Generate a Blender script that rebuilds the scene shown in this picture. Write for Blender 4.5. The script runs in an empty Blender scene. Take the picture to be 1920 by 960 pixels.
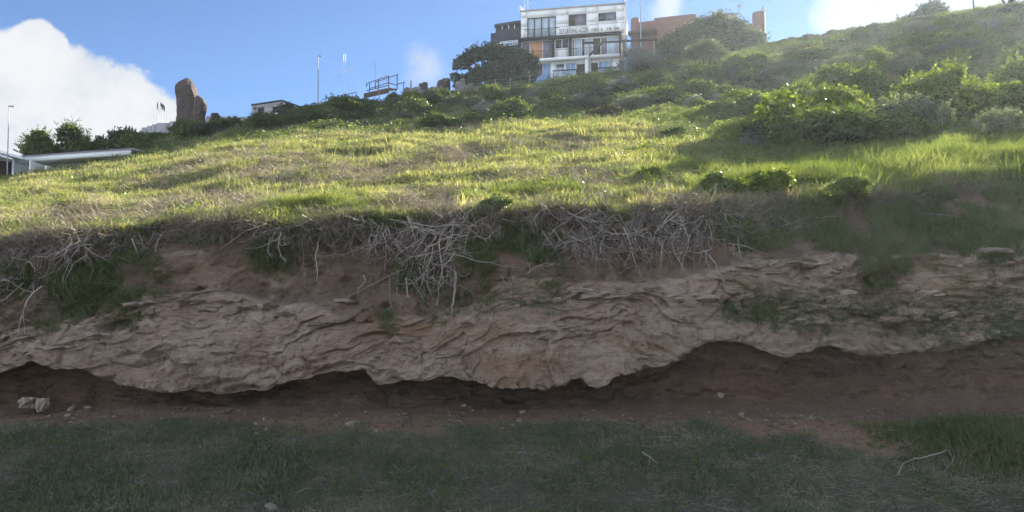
import bpy, bmesh, math, random
import numpy as np
from mathutils import Vector, Matrix, Euler

random.seed(7)
RNG = np.random.default_rng(11)
SC = bpy.context.scene
COL = SC.collection
R = math.radians

# ------------------------------------------------------------------ camera
PITCH = R(3.5); FPX = 1400.0; CAMZ = 1.6
cam_d = bpy.data.cameras.new('camera'); cam_d.sensor_width = 36.0; cam_d.lens = 36.0 * FPX / 1920.0
cam_d.clip_end = 6000; cam_d.clip_start = 0.05
cam = bpy.data.objects.new('camera', cam_d); COL.objects.link(cam)
cam.location = (0, 0, CAMZ); cam.rotation_euler = (math.pi / 2 + PITCH, 0, 0)
SC.camera = cam

# ------------------------------------------------------------------ sky, sun, exposure
SUN_AZ, SUN_EL = R(40), R(24.5)          # azimuth measured from +Y towards +X
SUN_STRENGTH, SKY_STRENGTH, EXPOSURE = 5.0, 0.05, 2.1
world = bpy.data.worlds.new('World'); SC.world = world; world.use_nodes = True
world.cycles.sampling_method = 'MANUAL'; world.cycles.sample_map_resolution = 512
sun_d = bpy.data.lights.new('sun', 'SUN'); sun_d.energy = SUN_STRENGTH; sun_d.angle = R(0.5); sun_d.color = (1.0, 0.93, 0.80)
sun = bpy.data.objects.new('sun', sun_d); COL.objects.link(sun)
sdir = Vector((math.sin(SUN_AZ) * math.cos(SUN_EL), math.cos(SUN_AZ) * math.cos(SUN_EL), math.sin(SUN_EL)))
sun.rotation_euler = sdir.to_track_quat('Z', 'Y').to_euler(); sun.location = (60, 60, 60)
SC.view_settings.view_transform = 'Standard'; SC.view_settings.look = 'None'
SC.view_settings.exposure = EXPOSURE; SC.view_settings.gamma = 1.0
SC.render.engine = 'CYCLES'
SC.cycles.use_denoising = True
SC.cycles.use_adaptive_sampling = True; SC.cycles.adaptive_threshold = 0.025
SC.cycles.max_bounces = 6; SC.cycles.diffuse_bounces = 3; SC.cycles.glossy_bounces = 2
SC.cycles.transmission_bounces = 4; SC.cycles.transparent_max_bounces = 8

def world_nodes():
    nt = world.node_tree; N, L = nt.nodes, nt.links
    N.clear()
    def nd(t, **k):
        n = N.new(t)
        for a, b in k.items(): setattr(n, a, b)
        return n
    sky = nd('ShaderNodeTexSky', sky_type='NISHITA', sun_disc=False)
    sky.sun_elevation = SUN_EL; sky.sun_rotation = SUN_AZ; sky.altitude = 50
    sky.air_density = 0.62; sky.dust_density = 0.0; sky.ozone_density = 4.0
    geo = nd('ShaderNodeNewGeometry')
    def dirv(px, py):
        v = pdir(px, py).normalized(); return v
    def m(op, a, b=None, c=None):
        n = nd('ShaderNodeMath', operation=op)
        for i, v in enumerate((a, b, c)):
            if v is None: continue
            if isinstance(v, (int, float)): n.inputs[i].default_value = v
            else: L.new(v, n.inputs[i])
        return n.outputs[0]
    neg = nd('ShaderNodeVectorMath', operation='SCALE'); neg.inputs['Scale'].default_value = -1.0
    L.new(geo.outputs['Incoming'], neg.inputs[0])
    D = neg.outputs[0]
    def noise(scale, detail, rough, stretch=(1, 1, 1)):
        mp = nd('ShaderNodeMapping'); mp.inputs['Scale'].default_value = stretch
        L.new(D, mp.inputs['Vector'])
        n = nd('ShaderNodeTexNoise'); n.inputs['Scale'].default_value = scale
        n.inputs['Detail'].default_value = detail; n.inputs['Roughness'].default_value = rough
        L.new(mp.outputs[0], n.inputs['Vector']); return n.outputs['Fac']
    def smooth(v, a, b):
        n = nd('ShaderNodeMapRange', interpolation_type='SMOOTHSTEP')
        n.inputs['From Min'].default_value = a; n.inputs['From Max'].default_value = b
        L.new(v, n.inputs['Value']); return n.outputs[0]
    def blob(px, py, rad):           # 1 in the middle of a cloud lobe, 0 at its rim
        dv = nd('ShaderNodeVectorMath', operation='DISTANCE'); dv.inputs[1].default_value = dirv(px, py)
        L.new(D, dv.inputs[0])
        return m('SUBTRACT', 1.0, m('DIVIDE', dv.outputs['Value'], rad / FPX))
    def cluster(lobes):
        out = None
        for l in lobes:
            b = blob(*l); out = b if out is None else m('MAXIMUM', out, b)
        return out
    big = noise(9, 6, 0.62); fine = noise(34, 3, 0.6)
    edge = m('ADD', m('MULTIPLY', m('SUBTRACT', big, 0.5), 1.1), m('MULTIPLY', m('SUBTRACT', fine, 0.5), 0.45))
    # the cumulus bank low in the west, more of it outside the frame
    cum = cluster([(74, 88, 52), (74, 66, 30), (55, 140, 84), (20, 205, 135), (150, 195, 115), (215, 210, 105), (250, 235, 105), (-140, 240, 190),
                   (300, 275, 90), (80, 290, 200), (-420, 300, 300), (-800, 330, 330), (-1300, 340, 380)])
    cmask = smooth(m('ADD', cum, m('MULTIPLY', edge, 0.75)), 0.16, 0.32)
    wisp = cluster([(798, 122, 62), (785, 110, 46), (1252, 12, 44), (1262, 4, 34)])
    wmask = m('MULTIPLY', smooth(m('ADD', wisp, m('MULTIPLY', edge, 1.3)), 0.05, 0.9), 0.7)
    veil = cluster([(1690, 20, 150), (1830, -10, 230), (1640, 30, 90), (1940, 0, 200), (2150, -60, 300)])
    vmask = m('MULTIPLY', smooth(m('ADD', veil, m('MULTIPLY', edge, 0.7)), 0.05, 0.40), 0.75)
    # unseen cloud added behind the camera to brighten the shaded bank
    fill_cloud = m('MULTIPLY', smooth(noise(3.2, 4, 0.6, (1, 1, 2.2)), 0.455, 0.575), 0.85)
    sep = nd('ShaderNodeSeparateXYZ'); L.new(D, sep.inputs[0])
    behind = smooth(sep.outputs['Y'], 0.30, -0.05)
    fill_cloud = m('MULTIPLY', fill_cloud, behind)
    mask = m('MAXIMUM', m('MAXIMUM', cmask, wmask), m('MAXIMUM', vmask, fill_cloud))
    ccol = nd('ShaderNodeMix', data_type='RGBA')
    ccol.inputs['A'].default_value = (3.1, 3.4, 3.75, 1); ccol.inputs['B'].default_value = (4.15, 4.2, 4.3, 1)
    L.new(smooth(big, 0.30, 0.62), ccol.inputs['Factor'])
    # clouds opposite the sun are coloured brighter, like lit sides, to fill the shade
    dt = nd('ShaderNodeVectorMath', operation='DOT_PRODUCT'); dt.inputs[1].default_value = sdir; L.new(D, dt.inputs[0])
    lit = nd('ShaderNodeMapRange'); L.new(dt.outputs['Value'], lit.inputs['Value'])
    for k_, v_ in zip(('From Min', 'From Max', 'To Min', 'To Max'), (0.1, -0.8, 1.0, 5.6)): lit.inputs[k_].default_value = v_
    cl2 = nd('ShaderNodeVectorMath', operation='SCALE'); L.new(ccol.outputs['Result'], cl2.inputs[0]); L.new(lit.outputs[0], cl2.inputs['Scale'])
    mix = nd('ShaderNodeMix', data_type='RGBA')
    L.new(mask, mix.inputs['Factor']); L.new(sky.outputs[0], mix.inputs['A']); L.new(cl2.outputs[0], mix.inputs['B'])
    bg = nd('ShaderNodeBackground'); bg.inputs['Strength'].default_value = SKY_STRENGTH
    L.new(mix.outputs['Result'], bg.inputs['Color'])
    out = nd('ShaderNodeOutputWorld'); L.new(bg.outputs[0], out.inputs['Surface'])

# ------------------------------------------------------------------ picture <-> place
CF = Vector((0, math.cos(PITCH), math.sin(PITCH))); CU = Vector((0, -math.sin(PITCH), math.cos(PITCH)))
def pdir(px, py): return Vector(((px - 960) / FPX, 0, 0)) + CU * ((480 - py) / FPX) + CF
def P(px, py, Y):
    d = pdir(px, py); return Vector((0, 0, CAMZ)) + d * (Y / d.y)
world_nodes()

# ------------------------------------------------------------------ noise (numpy)
def _hash(ix, iy, iz, seed):
    h = (ix * 374761393 + iy * 668265263 + iz * 1274126177 + seed * 974634777) & 0xFFFFFFFF
    h = ((h ^ (h >> 13)) * 1274126177) & 0xFFFFFFFF
    h = h ^ (h >> 16)
    return (h & 0xFFFFFF) / float(0xFFFFFF) * 2 - 1
def vnoise(x, y, z=0.0, seed=0):
    x, y, z = np.broadcast_arrays(np.asarray(x, float), np.asarray(y, float), np.asarray(z, float))
    ix, iy, iz = (np.floor(v).astype(np.int64) for v in (x, y, z))
    fx, fy, fz = x - ix, y - iy, z - iz
    fx, fy, fz = (f * f * f * (f * (f * 6 - 15) + 10) for f in (fx, fy, fz))
    out = 0
    for dx in (0, 1):
        wx = fx if dx else 1 - fx
        for dy in (0, 1):
            wy = fy if dy else 1 - fy
            for dz in (0, 1):
                out = out + _hash(ix + dx, iy + dy, iz + dz, seed) * wx * wy * (fz if dz else 1 - fz)
    return out
def fbm(x, y, z=0.0, seed=0, oct=4, gain=0.5):
    s, a, f = 0, 1.0, 1.0
    for i in range(oct):
        s = s + a * vnoise(np.asarray(x) * f, np.asarray(y) * f, np.asarray(z) * f, seed + i * 17); a *= gain; f *= 2.03
    return s
def sstep(v, a, b):
    t = np.clip((np.asarray(v, float) - a) / (b - a), 0, 1); return t * t * (3 - 2 * t)

def worley(x, y, seed):
    """nearest and second distance, and a number per cell"""
    ix, iy = np.floor(x).astype(np.int64), np.floor(y).astype(np.int64); f1 = np.full(x.shape, 9.0); f2 = f1.copy(); cid = np.zeros(x.shape); gx = cid.copy(); gy = cid.copy()
    for dx in (-1, 0, 1):
        for dy in (-1, 0, 1):
            jx, jy = ix + dx, iy + dy; px = jx + 0.5 + 0.45 * _hash(jx, jy, 0 * jx, seed); py = jy + 0.5 + 0.45 * _hash(jx, jy, 0 * jx + 1, seed); d = np.hypot(px - x, py - y); c = _hash(jx, jy, 0 * jx + 2, seed)
            near = d < f1; f2 = np.where(near, f1, np.minimum(f2, d)); cid = np.where(near, c, cid); gx = np.where(near, x - px, gx); gy = np.where(near, y - py, gy); f1 = np.where(near, d, f1)
    return f1, f2, cid, gx, gy
# ------------------------------------------------------------------ terrain height
LIP = [(-700, 470), (-300, 462), (0, 455), (100, 445), (200, 440), (300, 432), (400, 425), (480, 415), (560, 420), (650, 418), (750, 412), (850, 405),
       (950, 400), (1050, 392), (1150, 385), (1250, 385), (1350, 388), (1450, 378), (1550, 372), (1650, 366), (1750, 355), (1850, 345), (1920, 340), (2300, 320), (2800, 300)]
def ylip_px(px): return np.interp(px, [0, 1300, 1450, 1600, 1900, 2600], [12.0, 12.0, 12.3, 12.6, 13.2, 13.6])
CP = []
for px, py in LIP: CP.append(P(px, py, float(ylip_px(px))))
for px, rows in {
    -300: [(435, 16), (405, 24), (385, 34), (375, 48)],
    0: [(412, 16), (378, 24), (356, 32), (344, 40), (346, 50)],
    120: [(402, 16.5), (360, 25), (336, 34), (328, 42), (330, 52)],
    250: [(388, 17), (338, 26), (306, 37), (294, 46), (284, 56)],
    360: [(372, 18), (320, 27), (280, 41), (250, 56)],
    500: [(350, 19), (299, 28), (257, 44), (231, 60)],
    750: [(337, 19), (285, 29), (238, 47), (197, 68)],
    1000: [(312, 20), (256, 31), (204, 52), (168, 76)],
    1250: [(300, 20), (238, 32), (185, 50), (130, 76)],
    1500: [(305, 18), (238, 28), (165, 46), (86, 74)],
    1750: [(290, 18), (205, 29), (110, 48), (40, 70)],
    1950: [(270, 18), (175, 29), (85, 47), (8, 66)],
    2400: [(235, 18), (130, 28), (40, 44), (-40, 60)]}.items():
    for py, Y in rows: CP.append(P(px, py, Y))
for x, y, z in [(-60, 60, 8.5), (-90, 90, 7), (-60, 110, 8), (-25, 95, 14), (0, 110, 23), (40, 110, 27), (70, 100, 27), (100, 80, 26), (100, 40, 17), (60, 20, 7.5),
                (-60, 20, 3.5), (-40, 14, 3), (50, 14, 5)]:
    CP.append(Vector((x, y, z)))
_c = np.array([[p.x, p.y, p.z] for p in CP]); _s = 20.0
def _k(r2): return np.where(r2 > 0, 0.5 * r2 * np.log(np.maximum(r2, 1e-12)), 0)
def _tps():
    X = _c[:, :2] / _s; n = len(X)
    K = _k(((X[:, None] - X[None]) ** 2).sum(-1)) + np.eye(n) * 0.004
    Pm = np.c_[np.ones(n), X]
    A = np.block([[K, Pm], [Pm.T, np.zeros((3, 3))]])
    return np.linalg.solve(A, np.r_[_c[:, 2], 0, 0, 0])
_w = _tps()
def hbase(x, y):
    x = np.asarray(x, float); y = np.asarray(y, float); sh = x.shape
    Q = np.c_[x.ravel(), y.ravel()] / _s; X = _c[:, :2] / _s
    out = np.empty(len(Q))
    for i in range(0, len(Q), 20000):
        q = Q[i:i + 20000]
        out[i:i + 20000] = _k(((q[:, None] - X[None]) ** 2).sum(-1)) @ _w[:len(X)] + np.c_[np.ones(len(q)), q] @ _w[len(X):]
    return out.reshape(sh)
def height(x, y):
    x = np.asarray(x, float); y = np.asarray(y, float)
    b = 0.20 * vnoise(x * 0.33, y * 0.33, 0, 3) + 0.15 * vnoise(x * 0.9, y * 0.9, 0, 5) + 0.075 * vnoise(x * 2.1, y * 2.1, 0, 6) + 0.02 * vnoise(x * 6, y * 6, 0, 8)
    return hbase(x, y) + b * (0.6 + 0.4 * sstep(y, 14, 30))
def ylip(x):
    x = np.asarray(x, float)
    pxs = 960 + x / 12.2 * FPX
    return ylip_px(pxs) + 0.26 * vnoise(x * 0.7, 1.5, 0, 21) + 0.13 * vnoise(x * 2.1, 1.5, 0, 22) + 0.05 * vnoise(x * 6, 1.5, 0, 23)
def hz(x, y): return float(height(np.array([x]), np.array([y]))[0])
_ts = np.r_[np.arange(11.5, 40, 0.1), np.arange(40, 130, 0.3)]
def on_hill(px, py):
    """where the line of sight through a picture point meets the slope"""
    d = pdir(px, py); ys = _ts; xs = d.x / d.y * ys; zs = CAMZ + d.z / d.y * ys
    below = np.nonzero(height(xs, ys) > zs)[0]
    i = below[0] if len(below) else int(np.argmax((height(xs, ys) - zs)[ys < 80]))
    return Vector((xs[i], ys[i], hz(xs[i], ys[i])))

# ------------------------------------------------------------------ object helpers
def link(name, me, parent=None, **props):
    o = bpy.data.objects.new(name, me); COL.objects.link(o)
    if parent is not None: o.parent = parent
    for k, v in props.items(): o[k] = v
    return o
def empty(name, loc, rz=0.0, label=None, category=None, group=None):
    o = link(name, None); o.location = loc; o.rotation_euler = (0, 0, rz); o.empty_display_size = 0.2; o['kind'] = 'thing'
    if label: o['label'] = label
    if category: o['category'] = category
    if group: o['group'] = group
    return o
def mesh_np(name, V, F, mats=(), smooth=False, attrs=None):
    """V (n,3); F list of index arrays, all quads or all tris"""
    me = bpy.data.meshes.new(name); V = np.asarray(V, np.float32); F = np.asarray(F, np.int32)
    me.vertices.add(len(V)); me.vertices.foreach_set('co', V.ravel())
    k = F.shape[1]; me.loops.add(F.size); me.loops.foreach_set('vertex_index', F.ravel())
    me.polygons.add(len(F)); me.polygons.foreach_set('loop_start', np.arange(0, F.size, k, dtype=np.int32))
    me.polygons.foreach_set('loop_total', np.full(len(F), k, np.int32))
    if smooth: me.polygons.foreach_set('use_smooth', np.ones(len(F), bool))
    for mt in mats: me.materials.append(mt)
    for an, av in (attrs or {}).items():
        a = me.attributes.new(an, 'FLOAT', 'POINT'); a.data.foreach_set('value', np.asarray(av, np.float32))
    me.update(); me.validate(); return me
def grid_faces(nr, nc):
    i = np.arange(nr * nc).reshape(nr, nc)
    return np.stack([i[:-1, :-1], i[:-1, 1:], i[1:, 1:], i[1:, :-1]], -1).reshape(-1, 4)

# ------------------------------------------------------------------ materials
class NT:
    def __init__(s, name):
        s.m = bpy.data.materials.new(name); s.m.use_nodes = True; s.t = s.m.node_tree; s.t.nodes.clear()
        s.out = s.n('ShaderNodeOutputMaterial')
    def n(s, t, **k):
        nd = s.t.nodes.new(t)
        for a, b in k.items(): setattr(nd, a, b)
        return nd
    def l(s, a, b): s.t.links.new(a, b)
    def set(s, sock, v):
        if isinstance(v, bpy.types.NodeSocket): s.l(v, sock)
        else:
            if isinstance(v, (tuple, list)) and len(v) == 3 and sock.type == 'RGBA': v = (*v, 1)
            sock.default_value = v
    def noise(s, scale, detail=4, rough=0.55, vec=None, stretch=None, obj=False, dist=0.0):
        if vec is None:
            tc = s.n('ShaderNodeTexCoord'); vec = tc.outputs['Object']
            if not obj: vec = s.n('ShaderNodeNewGeometry').outputs['Position']
        if stretch:
            mp = s.n('ShaderNodeMapping'); mp.inputs['Scale'].default_value = stretch; s.l(vec, mp.inputs['Vector']); vec = mp.outputs[0]
        nz = s.n('ShaderNodeTexNoise'); nz.inputs['Scale'].default_value = scale; nz.inputs['Detail'].default_value = detail
        nz.inputs['Roughness'].default_value = rough; nz.inputs['Distortion'].default_value = dist
        s.l(vec, nz.inputs['Vector']); return nz.outputs['Fac']
    def ramp(s, fac, stops):
        r = s.n('ShaderNodeValToRGB'); e = r.color_ramp.elements
        while len(e) < len(stops): e.new(0.5)
        for i, (p, c) in enumerate(stops): e[i].position = p; e[i].color = (*c, 1)
        s.l(fac, r.inputs[0]); return r.outputs[0]
    def map(s, v, a, b, c=0.0, d=1.0):
        n = s.n('ShaderNodeMapRange'); s.l(v, n.inputs['Value'])
        for k, x in zip(('From Min', 'From Max', 'To Min', 'To Max'), (a, b, c, d)): n.inputs[k].default_value = x
        return n.outputs[0]
    def mix(s, f, a, b, mode='MIX'):
        n = s.n('ShaderNodeMix', data_type='RGBA', blend_type=mode)
        s.set(n.inputs['Factor'], f); s.set(n.inputs['A'], a); s.set(n.inputs['B'], b); return n.outputs['Result']
    def math(s, op, a, b=0.0):
        n = s.n('ShaderNodeMath', operation=op); s.set(n.inputs[0], a); s.set(n.inputs[1], b); return n.outputs[0]
    def attr(s, name):
        return s.n('ShaderNodeAttribute', attribute_name=name).outputs['Fac']
    def bump(s, h, strength, dist):
        b = s.n('ShaderNodeBump'); b.inputs['Strength'].default_value = strength; b.inputs['Distance'].default_value = dist
        s.l(h, b.inputs['Height']); return b.outputs['Normal']
    def pbr(s, color, rough=0.8, normal=None, metal=0.0, spec=0.3, **kw):
        p = s.n('ShaderNodeBsdfPrincipled'); s.set(p.inputs['Base Color'], color); s.set(p.inputs['Roughness'], rough)
        p.inputs['Metallic'].default_value = metal; p.inputs['Specular IOR Level'].default_value = spec
        if normal is not None: s.l(normal, p.inputs['Normal'])
        for k, v in kw.items(): s.set(p.inputs[k], v)
        s.l(p.outputs[0], s.out.inputs['Surface']); return s.m
    def leaf(s, color, trans=0.45, gloss=0.06, rough=0.45, tint=(1.15, 1.1, 0.55)):
        d = s.n('ShaderNodeBsdfDiffuse'); s.set(d.inputs['Color'], color)
        t = s.n('ShaderNodeBsdfTranslucent'); s.set(t.inputs['Color'], s.mix(1.0, color, tint, 'MULTIPLY'))
        m1 = s.n('ShaderNodeMixShader'); m1.inputs[0].default_value = trans
        s.l(d.outputs[0], m1.inputs[1]); s.l(t.outputs[0], m1.inputs[2])
        g = s.n('ShaderNodeBsdfGlossy'); g.inputs['Roughness'].default_value = rough; g.inputs['Color'].default_value = (0.8, 0.8, 0.8, 1)
        m2 = s.n('ShaderNodeMixShader'); m2.inputs[0].default_value = gloss
        s.l(m1.outputs[0], m2.inputs[1]); s.l(g.outputs[0], m2.inputs[2]); s.l(m2.outputs[0], s.out.inputs['Surface']); return s.m
def island(t): return t.n('ShaderNodeNewGeometry').outputs['Random Per Island']
def orand(t): return t.n('ShaderNodeObjectInfo').outputs['Random']
def plain(name, color, rough=0.7, var=0.12, scale=3.0, metal=0.0, spec=0.3, bump=0.0):
    t = NT(name); f = t.noise(scale, 5, 0.6); g = t.noise(scale * 9, 3, 0.6)
    a = tuple(c * (1 - var) for c in color); b = tuple(min(1, c * (1 + var)) for c in color)
    col = t.ramp(t.math('ADD', t.math('MULTIPLY', f, 0.7), t.math('MULTIPLY', g, 0.3)), [(0.3, a), (0.7, b)])
    return t.pbr(col, rough, t.bump(g, bump, 0.01) if bump else None, metal, spec)

def cliff_material():
    t = NT('cliff_rock_and_soil'); rock = t.attr('rock'); red = t.attr('red'); green = t.attr('green')
    lam = t.noise(1.2, 6, 0.6, stretch=(0.9, 0.9, 5.5), dist=0.6)
    fine = t.noise(9, 8, 0.68, stretch=(0.7, 1, 2.2)); grit = t.noise(55, 4, 0.7); blot = t.noise(0.8, 5, 0.6)
    rc = t.ramp(t.math('ADD', t.math('MULTIPLY', lam, 0.55), t.math('MULTIPLY', fine, 0.45)),
                [(0.30, (0.235, 0.155, 0.108)), (0.42, (0.375, 0.272, 0.202)), (0.54, (0.485, 0.385, 0.295)), (0.72, (0.63, 0.545, 0.445))])
    rc = t.mix(t.map(blot, 0.42, 0.62, 0, 0.55), rc, (0.33, 0.215, 0.150))
    sc = t.ramp(t.math('ADD', t.math('MULTIPLY', blot, 0.5), t.math('MULTIPLY', fine, 0.5)),
                [(0.3, (0.090, 0.058, 0.040)), (0.55, (0.185, 0.122, 0.086)), (0.75, (0.29, 0.21, 0.152))])
    redc = t.ramp(fine, [(0.3, (0.15, 0.075, 0.040)), (0.7, (0.30, 0.165, 0.095))])
    stain = t.noise(2.6, 7, 0.7, stretch=(1.0, 1.0, 1.9), dist=1.2); dark = t.noise(7, 6, 0.75)
    rc = t.mix(t.map(stain, 0.50, 0.68, 0, 0.6), rc, (0.15, 0.105, 0.080)); rc = t.mix(t.map(dark, 0.55, 0.67, 0, 0.6), rc, (0.11, 0.085, 0.070))
    rock = t.math('MULTIPLY', rock, t.map(t.noise(3.1, 6, 0.7), 0.30, 0.50, 0.5, 1.0))
    c = t.mix(rock, sc, rc); c = t.mix(t.math('MULTIPLY', red, 0.75), c, redc)
    moss = t.ramp(fine, [(0.35, (0.040, 0.055, 0.028)), (0.7, (0.10, 0.115, 0.07))])
    c = t.mix(t.math('MULTIPLY', green, t.map(fine, 0.40, 0.56)), c, moss)
    c = t.mix(t.map(grit, 0.35, 0.75, 0, 0.35), c, t.mix(0.5, c, (0.45, 0.40, 0.34)))
    h = t.math('ADD', t.math('MULTIPLY', fine, 0.8), t.math('ADD', t.math('MULTIPLY', grit, 0.22), t.math('MULTIPLY', lam, 0.5)))
    return t.pbr(c, 0.92, t.bump(h, 1.0, 0.13), spec=0.15)
def hill_material():
    t = NT('slope_thatch_and_soil'); brown = t.attr('brown'); lush = t.attr('lush')
    a = t.noise(5, 6, 0.65); b = t.noise(38, 4, 0.7); big = t.noise(0.7, 4, 0.6)
    th = t.ramp(t.math('ADD', t.math('MULTIPLY', a, 0.5), t.math('MULTIPLY', b, 0.5)),
                [(0.3, (0.080, 0.085, 0.030)), (0.5, (0.170, 0.168, 0.070)), (0.7, (0.28, 0.26, 0.135))])
    br = t.ramp(b, [(0.3, (0.11, 0.082, 0.058)), (0.7, (0.32, 0.255, 0.18))])
    gr = t.ramp(b, [(0.3, (0.025, 0.040, 0.012)), (0.7, (0.085, 0.115, 0.035))])
    c = t.mix(brown, th, br); c = t.mix(lush, c, gr)
    return t.pbr(c, 0.95, t.bump(t.math('ADD', a, b), 0.8, 0.05), spec=0.1)
def ground_material():
    t = NT('trodden_soil_and_turf'); soil = t.attr('soil'); bounce_verge = t.attr('bounce_verge')
    a = t.noise(3, 6, 0.65); b = t.noise(30, 5, 0.7)
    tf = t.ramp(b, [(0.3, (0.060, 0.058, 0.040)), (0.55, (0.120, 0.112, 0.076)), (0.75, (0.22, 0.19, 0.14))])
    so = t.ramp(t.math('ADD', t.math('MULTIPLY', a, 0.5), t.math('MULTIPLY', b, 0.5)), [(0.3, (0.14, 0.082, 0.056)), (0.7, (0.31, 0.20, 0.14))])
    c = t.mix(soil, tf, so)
    c = t.mix(bounce_verge, c, t.ramp(b, [(0.3, (0.26, 0.21, 0.155)), (0.7, (0.42, 0.36, 0.28))]))  # pale gravel out of view, added to bounce sunlight onto the bank
    return t.pbr(c, 0.95, t.bump(t.math('ADD', a, b), 0.7, 0.04), spec=0.1)
M_CLIFF, M_HILL, M_GROUND = cliff_material(), hill_material(), ground_material()

# ------------------------------------------------------------------ the road bank: cliff profile
OVER = [(-700, 700), (0, 705), (40, 690), (70, 678), (110, 690), (165, 692), (205, 712), (260, 726), (340, 731), (385, 735), (430, 739), (490, 734), (530, 722), (600, 702),
        (650, 694), (686, 688), (700, 702), (714, 718), (735, 719), (760, 714), (800, 709), (832, 704), (850, 702), (875, 709), (940, 720), (1000, 724), (1058, 722), (1068, 706), (1084, 703), (1100, 720), (1118, 724), (1140, 708),
        (1160, 700), (1222, 690), (1270, 676), (1300, 657), (1330, 642), (1370, 640), (1415, 648), (1440, 659), (1480, 673), (1510, 664), (1570, 652), (1600, 662), (1700, 668), (1800, 664), (1860, 645), (1920, 632), (2600, 600)]
RTOP = [(-700, 655), (0, 630), (80, 615), (180, 592), (280, 556), (400, 552), (480, 560), (560, 575), (700, 600), (800, 598), (880, 570), (960, 522), (1040, 525), (1120, 530), (1200, 530), (1300, 520),
        (1360, 500), (1450, 492), (1560, 476), (1640, 492), (1720, 476), (1800, 488), (1870, 466), (1920, 462), (2600, 440)]
BASE = [(-700, 775), (0, 770), (500, 785), (1000, 790), (1300, 772), (1600, 752), (1920, 730), (2600, 700)]
def icurve(tab, Y):
    px = np.array([a for a, _ in tab], float); z = np.array([P(a, b, Y).z for a, b in tab]); x = (px - 960) / FPX * Y
    return lambda q: np.interp(q, x, z)
z_over, z_rtop = icurve(OVER, 10.35), icurve(RTOP, 10.95)
def cliff():
    xs = np.r_[np.linspace(-26, -8.6, 140)[:-1], np.linspace(-8.6, 8.9, 1180), np.linspace(8.9, 28, 150)[1:]]
    n = len(xs); pxs = 960 + xs / 10.7 * FPX
    rec = np.interp(pxs, [-600, 0, 1000, 1240, 1300, 1600, 1750, 2200], [0.6, 0.62, 0.72, 0.62, 0.45, 0.36, 0.24, 0.24])
    zo = z_over(xs) + 0.025 * fbm(xs * 5, 3.0, 0, 41, 3); zr = np.maximum(z_rtop(xs), zo + 0.35) + 0.05 * fbm(xs * 2, 1.0, 0, 42)
    yl = ylip(xs); zl = height(xs, yl)
    o = np.ones(n)
    yb = np.interp(pxs, [-600, 0, 900, 1400, 2200], [10.9, 10.9, 10.95, 11.0, 11.2])
    prof = [(9.5 * o, -0.22 * o, 6), (10.0 * o, 0.035 * o, 14), (yb - 0.32, 0.16 * o, 10), (yb, 0.27 * o, 18), (yb + 0.1, zo * 0.6 + 0.12, 16), (yb - 0.06, zo + 0.02, 14),
            (yb - rec * 0.55, zo + 0.035, 10), (yb - rec - 0.02, zo, 5), (yb - rec - 0.03, zo + 0.05, 14), (yb - rec + 0.10, zo + 0.40 * (zr - zo), 34), (yb - rec * 0.45, zo + 0.78 * (zr - zo), 24),
            (yb - rec * 0.20, zr, 7), (yb + 0.12, zr + 0.05, 26), (0.55 * yl + 0.45 * (yb + 0.1), 0.50 * zr + 0.50 * zl, 24), (yl - 0.22, zl - 0.16, 12), (yl + 0.04, zl - 0.01, 0)]
    Ys, Zs, S = [], [], []
    for i, (a, b, k) in enumerate(prof[:-1]):
        a2, b2, _ = prof[i + 1]
        for j in range(k):
            f = j / k; Ys.append(a + (a2 - a) * f); Zs.append(b + (b2 - b) * f); S.append(i + f)
    Ys.append(prof[-1][0]); Zs.append(prof[-1][1]); S.append(len(prof) - 1.0)
    Y = np.array(Ys); Z = np.array(Zs); S = np.array(S)[:, None] * np.ones(n)[None]; X = np.ones(len(Ys))[:, None] * xs[None]
    for _ in range(2):           # soften the profile corners above and below the sharp lip
        for A in (Y, Z):
            sm = A.copy(); sm[1:-1] = (A[:-2] + 2 * A[1:-1] + A[2:]) / 4
            keep = (np.abs(S - 7.2) < 0.9); A[:] = np.where(keep, A, sm)
    face = sstep(S, 6.6, 7.1) * (1 - sstep(S, 11.2, 13.0)); upper = sstep(S, 11.0, 12.0) * (1 - sstep(S, 14.3, 15)); under = sstep(S, 1.2, 3) * (1 - sstep(S, 6.2, 7.0))
    s = Z - np.interp(X, [-26, -2, 1.5, 28], [-3.1, -0.1, 0.25, 1.1]) + 0.16 * vnoise(X * 0.7, Z * 0.9, 0, 51) + 0.06 * vnoise(X * 1.9, Z * 2.2, 0, 52)
    def shingle(fr, seed, sharp=0.16):
        q = s * fr + 0.35 * vnoise(X * 0.9, s * fr * 0.5, 0, seed); fq = q - np.floor(q)
        amp = np.clip(0.35 + 0.9 * vnoise(X * 1.5 + 3.1 * np.floor(q), np.floor(q) * 7.7, 0, seed + 1) + 0.4 * vnoise(X * 5 + 3.1 * np.floor(q), np.floor(q) * 7.7, 0, seed + 2), 0, 1.2)
        return amp * np.where(fq < sharp, fq / sharp, (1 - fq) / (1 - sharp))
    wx = X + 0.22 * fbm(X * 1.3, s * 2.0, 0, 66, 3); ws = s + 0.07 * fbm(X * 1.6, s * 2.4, 0, 67, 3)
    d = 0.20 * fbm(X * 0.55, Z * 0.9, 0, 61, 3) + 0.04 * shingle(2.3, 71) + 0.02 * shingle(9, 75)
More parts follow.
